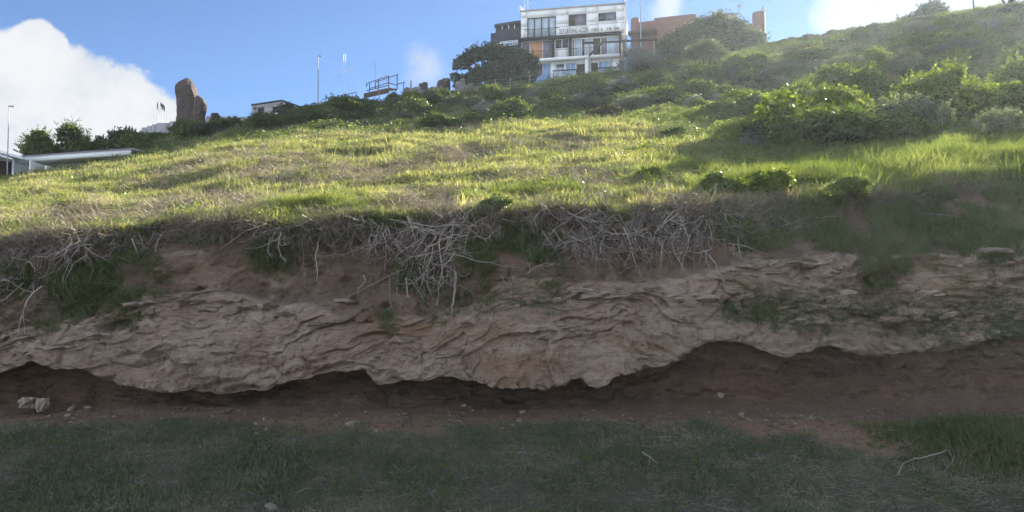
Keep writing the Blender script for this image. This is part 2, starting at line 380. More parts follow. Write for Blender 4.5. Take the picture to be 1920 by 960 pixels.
    for fx, fs, amp, crk, sd_ in ((0.75, 2.4, 0.070, 0.0, 201), (2.3, 6.5, 0.050, 0.018, 202), (6.0, 14.0, 0.034, 0.018, 203), (13.0, 26.0, 0.020, 0.012, 204)):
        f1, f2, cid, gx_, gy_ = worley(wx * fx + 3.3, ws * fs, sd_); on = sstep(vnoise(X * 0.8, Z * 1.6, 0, sd_ + 5), -0.7, 0.1)
        d += on * (amp * cid + amp * 0.55 * (-gy_) * (0.5 + 0.5 * np.sin(cid * 40)) - crk * (1 - sstep(f2 - f1, 0.0, 0.10)))
    pit = vnoise(X * 13, s * 17, 0, 79); d -= 0.045 * sstep(pit, 0.40, 0.62) * sstep(vnoise(X * 1.1, Z * 2, 0, 99), -0.1, 0.4)
    pock = vnoise(X * 1.6, s * 4.0, 0, 77); d -= 0.14 * sstep(pock, 0.52, 0.80)
    du = 0.20 * fbm(X * 0.9, Z * 1.0, 0, 81, 4) + 0.10 * fbm(X * 3.4, Z * 4.2, 0, 82, 4) + 0.035 * fbm(X * 12, Z * 13, 0, 83, 2)
    dn = 0.11 * fbm(X * 1.1, S * 1.2, 0, 85, 4) + 0.05 * fbm(X * 4, Z * 9, 0, 86, 4, 0.6)
    Y -= face * d + upper * du + under * dn
    Z += under * 0.07 * fbm(X * 3.2, Y * 3.2, 0, 88, 4, 0.6) * (1 - sstep(S, 4.5, 6)) + face * 0.012 * fbm(X * 7, Y * 7, Z * 5, 89, 2)
    rock = np.clip(sstep(S, 6.3, 6.9) * (1 - sstep(S + 0.5 * vnoise(X * 1.2, Z * 2, 0, 91), 11.0, 12.2)) + 0.35 * under * (S > 4) + 0.5 * upper * sstep(fbm(X * 2, Z * 3, 0, 92), 0.35, 0.7), 0, 1)
    PX = 960 + X / 10.8 * FPX
    def bump2(px, py, rx, ry):
        cx = (px - 960) / FPX * 10.7; cz = P(px, py, 10.7).z
        return np.exp(-((X - cx) / (rx / FPX * 10.7)) ** 2 - ((Z - cz) / (ry / FPX * 10.7)) ** 2)
    red = np.clip(bump2(800, 615, 150, 30) + bump2(960, 680, 90, 40) + 0.8 * bump2(600, 690, 90, 22) + 0.6 * bump2(1200, 655, 90, 20) + bump2(350, 500, 120, 40) * 0.6 + 0.5 * under, 0, 1) * sstep(fbm(X * 1.5, Z * 4, 0, 95), -0.45, 0.3)
    green = np.clip(bump2(1620, 590, 320, 46) + bump2(1430, 575, 70, 25) + bump2(980, 560, 70, 22) + bump2(1900, 620, 120, 60) + bump2(120, 540, 110, 55) + 0.8 * sstep(S, 13.2, 14.6) + 0.5 * bump2(1750, 430, 250, 50), 0, 1)
    V = np.stack([X, Y, Z], -1).reshape(-1, 3)
    me = mesh_np('cliff', V, grid_faces(*X.shape), [M_CLIFF], True, {'rock': rock.ravel(), 'red': red.ravel(), 'green': green.ravel()})
    o = link('cliff', me, kind='structure', label='eroded layered earth and rock bank with an undercut lip')
    return o, X, Y, Z, S
CLIFF, CX, CY, CZ, CS = cliff()

# ------------------------------------------------------------------ hillside
BROWN = [(420, 300, 90, 16), (560, 320, 110, 22), (330, 400, 150, 18), (130, 420, 110, 14), (760, 330, 140, 18), (880, 300, 110, 16), (600, 345, 120, 14), (1060, 280, 130, 15), (1240, 250, 70, 8),
         (1080, 330, 160, 12), (700, 250, 150, 10), (900, 245, 120, 9), (1150, 350, 110, 14), (480, 395, 70, 10), (820, 380, 90, 14)]
LUSH = [(570, 388, 80, 14), (1000, 362, 60, 14), (880, 372, 40, 10), (1500, 335, 130, 28), (1330, 335, 90, 22), (1290, 228, 60, 12), (1750, 295, 170, 32), (60, 440, 90, 12), (420, 415, 90, 12), (1450, 260, 80, 40),
        (1700, 230, 260, 60), (1850, 360, 200, 60), (1600, 400, 150, 40), (1250, 310, 40, 10), (1190, 352, 40, 12)]
def zone(x, y, z, tab):
    """how far a place belongs to a patch of ground cover (patches sit on the slope)"""
    m = 0
    for c, rx, ry in tab:
        m = np.maximum(m, np.exp(-(((x - c.x) / rx) ** 2 + ((y - c.y) / ry) ** 2) ** 1.5))
    return m
def patches(tab):
    out = []
    for px, py, rx, ry in tab:
        c = on_hill(px, py); a, b = on_hill(px, py - ry), on_hill(px, py + ry)
        out.append((c, rx / FPX * c.y, max(0.5, min(9.0, abs(a.y - b.y) / 2))))
    return out
Z_BROWN, Z_LUSH = patches(BROWN), patches(LUSH)
def hillside():
    u = np.linspace(-1.75, 2.1, 620); k = np.linspace(0, 1, 330)
    U, K = np.meshgrid(u, k)
    yl = ylip(U * 12.2); Y = (yl - 0.02) + (125 - yl) * (np.exp(K * 4.2) - 1) / (math.exp(4.2) - 1)
    X = U * 12.2 * (1 + (Y / 12.2 - 1) * 0.62) ; X = np.where(np.abs(U) < 0.9, U * (12.2 + (Y - 12.2) * 1.0), np.sign(U) * 0.9 * Y + (U - np.sign(U) * 0.9) * 12.2 * (1 + (Y - 12.2) * 0.05))
    X[0] = U[0] * 12.2
    Z = height(X, Y) + 0.012
    Z[0] -= 0.10
    br = np.clip(zone(X, Y, Z, Z_BROWN) * 1.1, 0, 1) * sstep(fbm(X * 1.3, Y * 1.3, 0, 101), -0.25, 0.5)
    lu = np.clip(zone(X, Y, Z, Z_LUSH) + sstep(Y, 40, 60), 0, 1)
    me = mesh_np('hillside', np.stack([X, Y, Z], -1).reshape(-1, 3), grid_faces(*X.shape), [M_HILL], True, {'brown': br.ravel(), 'lush': lu.ravel()})
    return link('hillside', me, kind='structure', label='grassy hillside rising behind the cut bank')
hillside()
def gz(x, y):
    x = np.asarray(x, float); y = np.asarray(y, float)
    return 0.05 * vnoise(x * 0.5, y * 0.5, 0, 111) + 0.025 * vnoise(x * 2.1, y * 2.1, 0, 112) + 0.012 * vnoise(x * 6, y * 6, 0, 113) - 0.38 + 0.41 * sstep(y, 7.2, 10.1) - 0.9 * sstep(np.abs(y - 0) / 1.0, 10.8, 14) * (y > 0)
def ground():
    a = np.r_[-400, -150, -60, np.linspace(-26, -9, 60), np.linspace(-8.9, 8.9, 420), np.linspace(9, 26, 60), 60, 150, 400]
    b = np.r_[-400, -150, -40, -15, np.linspace(-5, 4, 40), np.linspace(4.05, 11, 240), 12.5, 14, 20, 30]
    X, Y = np.meshgrid(a, b)
    fade = (np.abs(X) < 40) & (np.abs(Y) < 25)
    Z = np.where(fade, gz(X, Y), np.where(Y > 12, -1.2, -0.38))
    edge = 9.75 + 0.40 * vnoise(X * 0.5, 2.0, 0, 115) + 0.2 * vnoise(X * 1.7, 2.0, 0, 116) - 0.75 * sstep(X, 1.0, 5)
    soil = sstep(Y - edge + 0.25 * fbm(X * 2, Y * 2, 0, 117), -0.35, 0.45)
    me = mesh_np('ground', np.stack([X, Y, Z], -1).reshape(-1, 3), grid_faces(*X.shape), [M_GROUND], True, {'soil': soil.ravel(), 'bounce_verge': (sstep(-Y, -4.6, -3.6) * (1 - 0.75 * sstep(-Y, 9, 12))).ravel()})
    return link('ground', me, kind='structure', label='shaded turf and bare soil in front of the bank')
ground()
def road():
    t = NT('worn_asphalt'); b = t.noise(40, 4, 0.7); a = t.noise(0.6, 4, 0.6)
    m = t.pbr(t.ramp(t.math('ADD', t.math('MULTIPLY', a, 0.4), t.math('MULTIPLY', b, 0.6)), [(0.3, (0.045, 0.045, 0.047)), (0.7, (0.085, 0.083, 0.080))]), 0.9, t.bump(b, 0.4, 0.01))
    X, Y = np.meshgrid(np.linspace(-300, 300, 60), np.linspace(-7.5, -0.8, 8)); Z = np.full_like(X, -0.29)
    return link('road', mesh_np('road', np.stack([X, Y, Z], -1).reshape(-1, 3), grid_faces(*X.shape), [m], True), kind='structure', label='asphalt road running along the foot of the bank')
road()
#==PART2==
# ------------------------------------------------------------------ plants: leaf and blade meshes
def unit(v): return v / np.maximum(np.linalg.norm(v, axis=-1, keepdims=True), 1e-9)
def leaf_quads(pos, nor, size, aspect=0.5, rng=RNG):
    n = len(pos); nor = unit(nor); r = unit(rng.normal(size=(n, 3)))
    a = unit(np.cross(nor, r)); b = np.cross(nor, a); s = np.asarray(size)[:, None]
    fold = nor * s * 0.16
    V = np.stack([pos - a * s, pos + b * s * aspect + fold, pos + a * s, pos - b * s * aspect + fold], 1).reshape(-1, 3)
    return V, np.arange(4 * n).reshape(n, 4)
def blades(n, rad, h0, h1, w, lean, droop, rng):
    ang = rng.uniform(0, 2 * np.pi, n); rr = rad * np.sqrt(rng.uniform(0, 1, n))
    base = np.c_[rr * np.cos(ang), rr * np.sin(ang), np.full(n, -0.015)]
    az = rng.uniform(0, 2 * np.pi, n); out = np.c_[np.cos(az), np.sin(az), np.zeros(n)]
    h = rng.uniform(h0, h1, n)[:, None]; ln = np.abs(rng.normal(0, lean, n))[:, None]; up = np.array([0, 0, 1.0])
    mid = base + unit(up + out * ln) * h * 0.55
    tip = mid + unit(up * (1 - droop) + out * (ln + droop)) * h * 0.5
    side = np.cross(out, up); side = unit(side + 0.6 * rng.normal(size=(n, 3)) * [1, 1, 0.1]) * (w * rng.uniform(0.7, 1.3, n))[:, None]
    V = np.stack([base - side, base + side, mid - side * 0.8, mid + side * 0.8, tip], 1).reshape(-1, 3)
    i = np.arange(n)[:, None] * 5
    F = np.concatenate([i + [0, 1, 3], i + [0, 3, 2], i + [2, 3, 4]], 1).reshape(-1, 3)
    return V, F
def proto(name, V, F, mat):
    me = mesh_np(name, V, F, [mat]); return bpy.data.objects.new(name, me)        # a pattern for scattering, never linked
def scatter(name, pts, rot, scl, idx, protos, label, parent=None):
    me = bpy.data.meshes.new(name); me.from_pydata([tuple(p) for p in pts], [], [])
    a = me.attributes.new('rot', 'FLOAT_VECTOR', 'POINT'); a.data.foreach_set('vector', np.asarray(rot, np.float32).ravel())
    a = me.attributes.new('scl', 'FLOAT', 'POINT'); a.data.foreach_set('value', np.asarray(scl, np.float32))
    a = me.attributes.new('pick', 'INT', 'POINT'); a.data.foreach_set('value', np.asarray(idx, np.int32))
    o = link(name, me, parent, kind='stuff', label=label)
    g = bpy.data.node_groups.new(name, 'GeometryNodeTree'); N, L = g.nodes, g.links
    g.interface.new_socket('Geometry', in_out='INPUT', socket_type='NodeSocketGeometry'); g.interface.new_socket('Geometry', in_out='OUTPUT', socket_type='NodeSocketGeometry')
    gi, go = N.new('NodeGroupInput'), N.new('NodeGroupOutput'); ip = N.new('GeometryNodeInstanceOnPoints'); jn = N.new('GeometryNodeJoinGeometry')
    for p in reversed(protos):
        oi = N.new('GeometryNodeObjectInfo'); oi.inputs['Object'].default_value = p; oi.inputs['As Instance'].default_value = True; L.new(oi.outputs['Geometry'], jn.inputs[0])
    def at(nm, ty):
        n = N.new('GeometryNodeInputNamedAttribute'); n.data_type = ty; n.inputs['Name'].default_value = nm; return n.outputs['Attribute']
    L.new(gi.outputs[0], ip.inputs['Points']); L.new(jn.outputs[0], ip.inputs['Instance']); ip.inputs['Pick Instance'].default_value = True
    L.new(at('pick', 'INT'), ip.inputs['Instance Index']); L.new(at('rot', 'FLOAT_VECTOR'), ip.inputs['Rotation']); L.new(at('scl', 'FLOAT'), ip.inputs['Scale'])
    L.new(ip.outputs[0], go.inputs[0])
    md = o.modifiers.new('scatter', 'NODES'); md.node_group = g
    return o

def grass_mat(name, stops, trans=0.5, tint=(1.15, 1.12, 0.5), patch=True):
    t = NT(name); f = t.math('ADD', t.math('MULTIPLY', island(t), 0.55), t.math('MULTIPLY', orand(t), 0.45))
    if patch: f = t.math('ADD', t.math('MULTIPLY', f, 0.6), t.math('MULTIPLY', t.map(t.noise(0.55, 3, 0.6), 0.3, 0.7), 0.4))
    return t.leaf(t.ramp(f, stops), trans, 0.03, 0.5, tint)
M_MEADOW = grass_mat('meadow_grass', [(0.10, (0.105, 0.145, 0.052)), (0.36, (0.215, 0.255, 0.105)), (0.62, (0.335, 0.335, 0.185)), (0.90, (0.51, 0.47, 0.335))])
M_STRAW = grass_mat('straw', [(0.10, (0.20, 0.155, 0.110)), (0.45, (0.38, 0.32, 0.23)), (0.75, (0.54, 0.48, 0.37)), (0.95, (0.66, 0.62, 0.52))], 0.2, (1, 1, 0.9))
M_LUSH = grass_mat('lush_grass', [(0.10, (0.080, 0.125, 0.032)), (0.50, (0.165, 0.215, 0.066)), (0.90, (0.300, 0.315, 0.135))], 0.5, (1.15, 1.12, 0.55))
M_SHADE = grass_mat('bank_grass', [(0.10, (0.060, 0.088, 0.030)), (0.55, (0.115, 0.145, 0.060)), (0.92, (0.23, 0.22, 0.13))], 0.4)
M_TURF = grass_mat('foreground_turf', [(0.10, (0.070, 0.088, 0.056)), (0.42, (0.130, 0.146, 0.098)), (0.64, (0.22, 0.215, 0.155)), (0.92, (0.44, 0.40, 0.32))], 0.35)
def leafy(name, stops, trans=0.42, gloss=0.06, tint=(1.2, 1.15, 0.45)):
    t = NT(name); f = t.math('ADD', t.math('MULTIPLY', island(t), 0.6), t.math('MULTIPLY', orand(t), 0.4))
    return t.leaf(t.ramp(f, stops), trans, gloss, 0.4, tint)
LEAF = {
    'green': leafy('green_leaf', [(0.1, (0.060, 0.102, 0.024)), (0.5, (0.120, 0.180, 0.046)), (0.9, (0.205, 0.260, 0.080))], 0.5),
    'dark': leafy('dark_leaf', [(0.1, (0.020, 0.032, 0.014)), (0.5, (0.040, 0.060, 0.022)), (0.9, (0.080, 0.105, 0.040))], 0.35, 0.08),
    'grey': leafy('grey_green_leaf', [(0.1, (0.085, 0.110, 0.062)), (0.5, (0.155, 0.185, 0.112)), (0.9, (0.26, 0.285, 0.19))], 0.45, 0.05, (1.1, 1.08, 0.7)),
    'lime': leafy('lime_leaf', [(0.1, (0.075, 0.120, 0.018)), (0.5, (0.150, 0.215, 0.035)), (0.9, (0.270, 0.300, 0.060))], 0.55, 0.05),
    'olive': leafy('olive_brown_leaf', [(0.1, (0.070, 0.066, 0.034)), (0.5, (0.130, 0.118, 0.066)), (0.9, (0.20, 0.18, 0.11))], 0.3, 0.03, (1.1, 1.0, 0.7)),
    'silver': leafy('silver_leaf', [(0.1, (0.13, 0.14, 0.12)), (0.5, (0.22, 0.235, 0.20)), (0.9, (0.36, 0.37, 0.33))], 0.3, 0.06, (1, 1, 0.85)),
}
def bark(name, a, b):
    t = NT(name); n = t.noise(14, 5, 0.65, obj=True, stretch=(1, 1, 0.4)); f = t.math('ADD', t.math('MULTIPLY', n, 0.45), t.math('MULTIPLY', orand(t), 0.55))
    return t.pbr(t.ramp(f, [(0.25, a), (0.80, b)]), 0.9, t.bump(n, 0.5, 0.01), spec=0.1)
M_BARK = bark('grey_brown_bark', (0.045, 0.034, 0.025), (0.14, 0.11, 0.085))
M_DRY = bark('weathered_dry_wood', (0.055, 0.043, 0.035), (0.48, 0.43, 0.385))
M_PALE = bark('bleached_twig', (0.20, 0.17, 0.14), (0.42, 0.37, 0.31))

# ------------------------------------------------------------------ tubes, branches
def tube(pts, rad, seg=5):
    pts = np.asarray(pts, float); n = len(pts); rad = np.broadcast_to(rad, (n,))
    tg = unit(np.gradient(pts, axis=0)); ref = np.array([0.31, 0.87, 0.37]); a = unit(np.cross(tg, ref)); b = np.cross(tg, a)
    th = np.arange(seg) * 2 * np.pi / seg
    V = pts[:, None] + rad[:, None, None] * (np.cos(th)[None, :, None] * a[:, None] + np.sin(th)[None, :, None] * b[:, None])
    i = np.arange(n - 1)[:, None] * seg; j = np.arange(seg)[None]; k = (j + 1) % seg
    F = np.stack([i + j, i + k, i + seg + k, i + seg + j], -1).reshape(-1, 4)
    return V.reshape(-1, 3), F
def join(parts):
    Vs, Fs, o = [], [], 0
    for V, F in parts: Vs.append(V); Fs.append(F + o); o += len(V)
    return np.concatenate(Vs), np.concatenate(Fs)
def twig_parts(p0, d, length, r, depth, rng, crook=0.25, nseg=6, grav=0.0):
    pts = [np.array(p0, float)]; d = unit(np.array(d, float))
    for _ in range(nseg):
        d = unit(d + rng.normal(0, crook, 3) + [0, 0, -grav]); pts.append(pts[-1] + d * length / nseg)
    out = [tube(pts, np.linspace(r, r * 0.28, len(pts)), 5 if depth > 1 else 4)]
    if depth > 0:
        for _ in range(rng.integers(2, 4)):
            k = rng.integers(1, nseg); dd = unit(np.array(pts[k + 1]) - pts[k]) + rng.normal(0, 0.62, 3)
            out += twig_parts(pts[k], dd, length * rng.uniform(0.35, 0.65), r * 0.62, depth - 1, rng, crook, max(3, nseg - 2), grav)
    return out
def branch_mesh(name, seed, length, r, depth, crook=0.22, mat=None):
    rng = np.random.default_rng(seed); V, F = join(twig_parts((0, 0, 0), (0, 0, 1), length, r, depth, rng, crook))
    return mesh_np(name, V, F, [mat or M_DRY], True)
BRANCH = [branch_mesh('branch', 300 + i, 0.85 + 0.4 * (i % 3) / 2, 0.0075 + 0.0025 * (i % 4), 2 if i % 3 else 1, 0.16 + 0.05 * (i % 3)) for i in range(12)]
FINE = [branch_mesh('branch', 400 + i, 0.6, 0.005, 2, 0.25) for i in range(6)]

# the bank seen from the road: picture point -> point on its surface
_bx, _by, _bz, _bs = (a[::2, ::3] for a in (CX, CY, CZ, CS)); _m = _bs > 3.0
_bp = np.stack([_bx[_m], _by[_m], _bz[_m]], -1)
_dz = (_bp[:, 2] - CAMZ); _f = _bp[:, 1] * CF.y + _dz * CF.z
_px = 960 + FPX * _bp[:, 0] / _f; _py = 480 - FPX * (_bp[:, 1] * CU.y + _dz * CU.z) / _f
def on_bank(px, py):
    d = (_px - px) ** 2 + (_py - py) ** 2; c = np.nonzero(d < max(30.0, d.min() * 1.5))[0]
    return Vector(_bp[c[np.argmin(_bp[c, 1])]])

# ------------------------------------------------------------------ grass on the slope
def tuft_set(tag, k, n, rad, h0, h1, w, lean, droop, mat):
    return [proto(tag, *blades(n, rad, h0, h1, w, lean, droop, np.random.default_rng(500 + 13 * i + len(tag))), mat) for i in range(k)]
P_SHORT = tuft_set('meadow_tuft', 5, 34, 0.17, 0.05, 0.14, 0.0042, 0.8, 0.45, M_MEADOW)
P_LUSH = tuft_set('lush_tuft', 4, 46, 0.17, 0.20, 0.42, 0.0055, 0.35, 0.5, M_LUSH)
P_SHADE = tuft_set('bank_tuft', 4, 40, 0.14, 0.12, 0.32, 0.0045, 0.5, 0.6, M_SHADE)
P_TURF = tuft_set('turf_tuft', 5, 36, 0.11, 0.02, 0.065, 0.0024, 0.8, 0.5, M_TURF)
def straw_proto(k, n, ext, l0, l1, r, mat, flat=0.25):
    out = []
    for i in range(k):
        rng = np.random.default_rng(800 + i); parts = []
        for _ in range(n):
            p = np.r_[rng.normal(0, ext, 2), rng.uniform(0.005, 0.06)]; az = rng.uniform(0, 6.28); d = np.array([math.cos(az), math.sin(az), rng.normal(0, flat)]); L_ = rng.uniform(l0, l1)
            q = p + d * L_ * 0.5 + rng.normal(0, 0.1, 3) * L_; e = q + (d + rng.normal(0, 0.3, 3)) * L_ * 0.5
            p[2] = max(p[2], 0.0); e[2] = max(e[2], 0.0)
            parts.append(tube([p, q, e], r * rng.uniform(0.6, 1.3), 3))
        out.append(proto('straw', *join(parts), mat))
    return out
P_STRAW = straw_proto(5, 22, 0.14, 0.10, 0.38, 0.0042, M_STRAW)
P_BITS = straw_proto(6, 3, 0.10, 0.05, 0.22, 0.0022, M_STRAW, 0.12)
def weed_proto(k, mat):
    out = []
    for i in range(k):
        rng = np.random.default_rng(850 + i); n = 60; a = rng.uniform(0, 6.28, n); r = 0.22 * np.sqrt(rng.uniform(0, 1, n)); z = rng.uniform(0.02, 0.30, n) * (1.15 - r / 0.22 * 0.6)
        V, F = leaf_quads(np.c_[r * np.cos(a), r * np.sin(a), z], np.c_[np.cos(a) * 0.4, np.sin(a) * 0.4, np.ones(n)] + rng.normal(0, 0.45, (n, 3)), rng.uniform(0.018, 0.042, n), 0.55, rng)
        out.append(proto('weed', V, F, mat))
    return out
P_WEED = weed_proto(3, LEAF['green']) + weed_proto(1, LEAF['lime']) + weed_proto(2, LEAF['grey'])

LANDMARKS = []
def slope_points(n, y0, y1, u0=-0.80, u1=0.80, pw=1.0, rng=RNG):
    y = y0 * (y1 / y0) ** (rng.uniform(0, 1, n) ** pw); u = rng.uniform(u0, u1, n); x = u * y
    k = y > ylip(x) + 0.0
    return x[k], y[k]
def upr(n, tilt=0.12, rng=RNG): return np.c_[rng.normal(0, tilt, n), rng.normal(0, tilt, n), rng.uniform(0, 6.28, n)]
def grass_scatter():
    x, y = slope_points(80000, 11.9, 60); z = height(x, y)
    br = zone(x, y, z, Z_BROWN); lu = zone(x, y, z, Z_LUSH); rnd = RNG.uniform(0, 1, len(x)); nz = fbm(x * 0.6, y * 0.6, 0, 131)
    bare = br * (0.75 + 0.5 * sstep(fbm(x * 1.4, y * 1.4, 0, 132), -0.2, 0.4))
    k = (rnd > bare * 0.80) & (rnd > lu * 0.6)
    s = (y / 14) ** 0.55 * (0.8 + 0.5 * RNG.uniform(0, 1, len(x))) * (1 + 0.7 * fbm(x * 1.7, y * 1.7, 0, 134)) * 1.0
    scatter('meadow_grass', np.c_[x, y, z][k], upr(k.sum()), np.clip(s[k], 0.4, 3), RNG.integers(0, 5, k.sum()), P_SHORT, 'pale cut meadow grass over the sunlit slope')
    # straw cuttings
    x, y = slope_points(26000, 11.8, 42); z = height(x, y)
    br = zone(x, y, z, Z_BROWN); k = RNG.uniform(0, 1, len(x)) < np.clip((br * 1.25 + 0.07) * (0.4 + sstep(fbm(x * 1.2, y * 1.2, 0, 133), -0.3, 0.5)), 0, 1)
    s = (y / 14) ** 0.35 * RNG.uniform(0.5, 1.1, len(x))
    scatter('straw_litter', np.c_[x, y, z + 0.01][k], upr(k.sum(), 0.2), s[k], RNG.integers(0, 5, k.sum()), P_STRAW, 'dry cut stalks lying in heaps on the slope')
    # lush clumps
    x, y = slope_points(60000, 11.8, 46, pw=1.0); z = height(x, y)
    lu = zone(x, y, z, Z_LUSH); tuftn = sstep(fbm(x * 1.1, y * 1.1, 0, 141), -0.25, 0.35)
    k = RNG.uniform(0, 1, len(x)) < lu * (0.62 + 0.3 * (x > 2.5)) * tuftn + 0.05 * sstep(fbm(x * 1.8, y * 1.8, 0, 142), 0.1, 0.5) + 0.15 * sstep(x / y, 0.25, 0.45) * tuftn
    s = (y / 14) ** 0.4 * RNG.uniform(0.55, 1.1, len(x)) * (0.65 + 0.45 * lu)
    s = np.where(x < 2.5, s * 0.55, s)
    scatter('lush_grass', np.c_[x, y, z][k], upr(k.sum(), 0.15), s[k], RNG.integers(0, 4, k.sum()), P_LUSH, 'fresh tall green grass standing in clumps')
    # rank tufts that stand out along the lip and in the brighter strips
    T = []
    for px, py, sx, sy, n_, s0, s1 in ((570, 392, 0.42, 0.16, 150, 0.55, 0.95), (655, 396, 0.18, 0.12, 36, 0.4, 0.7), (990, 372, 0.30, 0.2, 90, 0.6, 1.0), (1060, 366, 0.18, 0.2, 40, 0.5, 0.9), (885, 378, 0.22, 0.15, 50, 0.5, 0.8), (1500, 352, 0.75, 0.35, 330, 0.8, 1.45), (1600, 352, 0.35, 0.3, 130, 0.8, 1.35), (1380, 352, 0.5, 0.35, 150, 0.6, 1.1),
                                       (1740, 312, 1.4, 0.7, 420, 0.8, 1.5), (1880, 300, 0.9, 0.7, 260, 0.8, 1.5), (1300, 228, 1.1, 0.8, 260, 0.8, 1.4), (1435, 262, 0.8, 0.5, 160, 0.9, 1.5), (1215, 330, 0.4, 0.4, 70, 0.5, 0.95), (60, 436, 0.6, 0.2, 90, 0.4, 0.75), (430, 412, 0.5, 0.15, 70, 0.4, 0.7)):
        c = on_hill(px, py); X_ = c.x + RNG.normal(0, sx, n_); Y_ = np.maximum(c.y + RNG.normal(0, sy, n_), ylip(X_) - 0.05); T.append(np.c_[X_, Y_, height(X_, Y_), RNG.uniform(s0, s1, n_)])
    T = np.concatenate(T)
    scatter('tall_tufts', T[:, :3], upr(len(T), 0.2), T[:, 3], RNG.integers(0, 4, len(T)), P_LUSH, 'tall bright green grass tufts along the lip and the lit strips')
    # broad-leaved weeds
    x, y = slope_points(90000, 12, 100, -0.8, 0.95); z = height(x, y)
    rt = sstep(x / y, 0.14, 0.40) * 0.55 * sstep(y, 14, 24) + sstep(y + 14 * sstep(x / y, 0.0, 0.4), 36, 46) * 0.9 + zone(x, y, z, Z_LUSH) * 0.2
    k = RNG.uniform(0, 1, len(x)) < np.clip(rt * sstep(fbm(x * 0.8, y * 0.8, 0, 151), -0.3, 0.4), 0, 1) + 0.01
    s = (y / 16) ** 0.55 * RNG.uniform(0.6, 1.6, len(x)) * (1 + 0.55 * sstep(x / y, 0.2, 0.4)) * (1 + 0.4 * fbm(x * 0.5, y * 0.5, 0, 152))
    s = np.clip(s, 0.4, np.interp(y, [14, 22, 40, 70], [0.9, 1.3, 1.8, 1.9]))
    scatter('leafy_weeds', np.c_[x, y, z][k], upr(k.sum()), s[k], RNG.integers(0, 6, k.sum()), P_WEED, 'low broad-leaved weeds among the grass')
grass_scatter()
def bank_grass():
    n = 42000; i = RNG.integers(0, CX.shape[0], n); j = RNG.integers(0, CX.shape[1], n)
    x, y, z, s = CX[i, j], CY[i, j], CZ[i, j], CS[i, j]
    f = y * CF.y + (z - CAMZ) * CF.z; px = 960 + FPX * x / f; py = 480 - FPX * (y * CU.y + (z - CAMZ) * CU.z) / f
    def el(cx, cy, rx, ry): return np.exp(-(((px - cx) / rx) ** 2 + ((py - cy) / ry) ** 2) ** 1.6)
    d = 0.9 * sstep(s, 13.7, 14.7)
    for c in [(110, 520, 150, 75, 0.9), (60, 470, 120, 40, 0.7), (945, 440, 85, 70, 1.5), (920, 420, 60, 40, 1.4), (985, 562, 75, 30, 0.8), (1640, 420, 260, 56, 1.3), (1850, 405, 170, 80, 1.3), (1540, 400, 120, 40, 1.2), (1660, 500, 50, 40, 0.8), (520, 470, 45, 55, 0.6), (780, 540, 90, 45, 0.55), (715, 600, 18, 22, 0.9),
              (1560, 600, 150, 36, 0.45), (1800, 600, 150, 50, 0.40), (1420, 590, 70, 20, 0.6), (400, 440, 90, 18, 0.7), (620, 440, 80, 20, 0.6), (1400, 430, 60, 50, 0.7), (250, 600, 60, 20, 0.4)]:
        d = np.maximum(d, c[4] * el(*c[:4]))
    d = d * sstep(fbm(x * 1.8, z * 2.6, 0, 161), -0.55, 0.15)
    k = (RNG.uniform(0, 1, n) < d) & (s > 6.9); m = k.sum()
    rot = np.c_[RNG.normal(0.75, 0.35, m), RNG.normal(0, 0.3, m), RNG.normal(0, 0.6, m)]
    sc = RNG.uniform(0.5, 1.05, m) * np.where(s[k] > 12, 1.0, 0.6)
    scatter('bank_grass', np.c_[x, y, z][k], rot, sc, RNG.integers(0, 4, m), P_SHADE, 'dark green grass hanging over and growing on the shaded bank')
bank_grass()
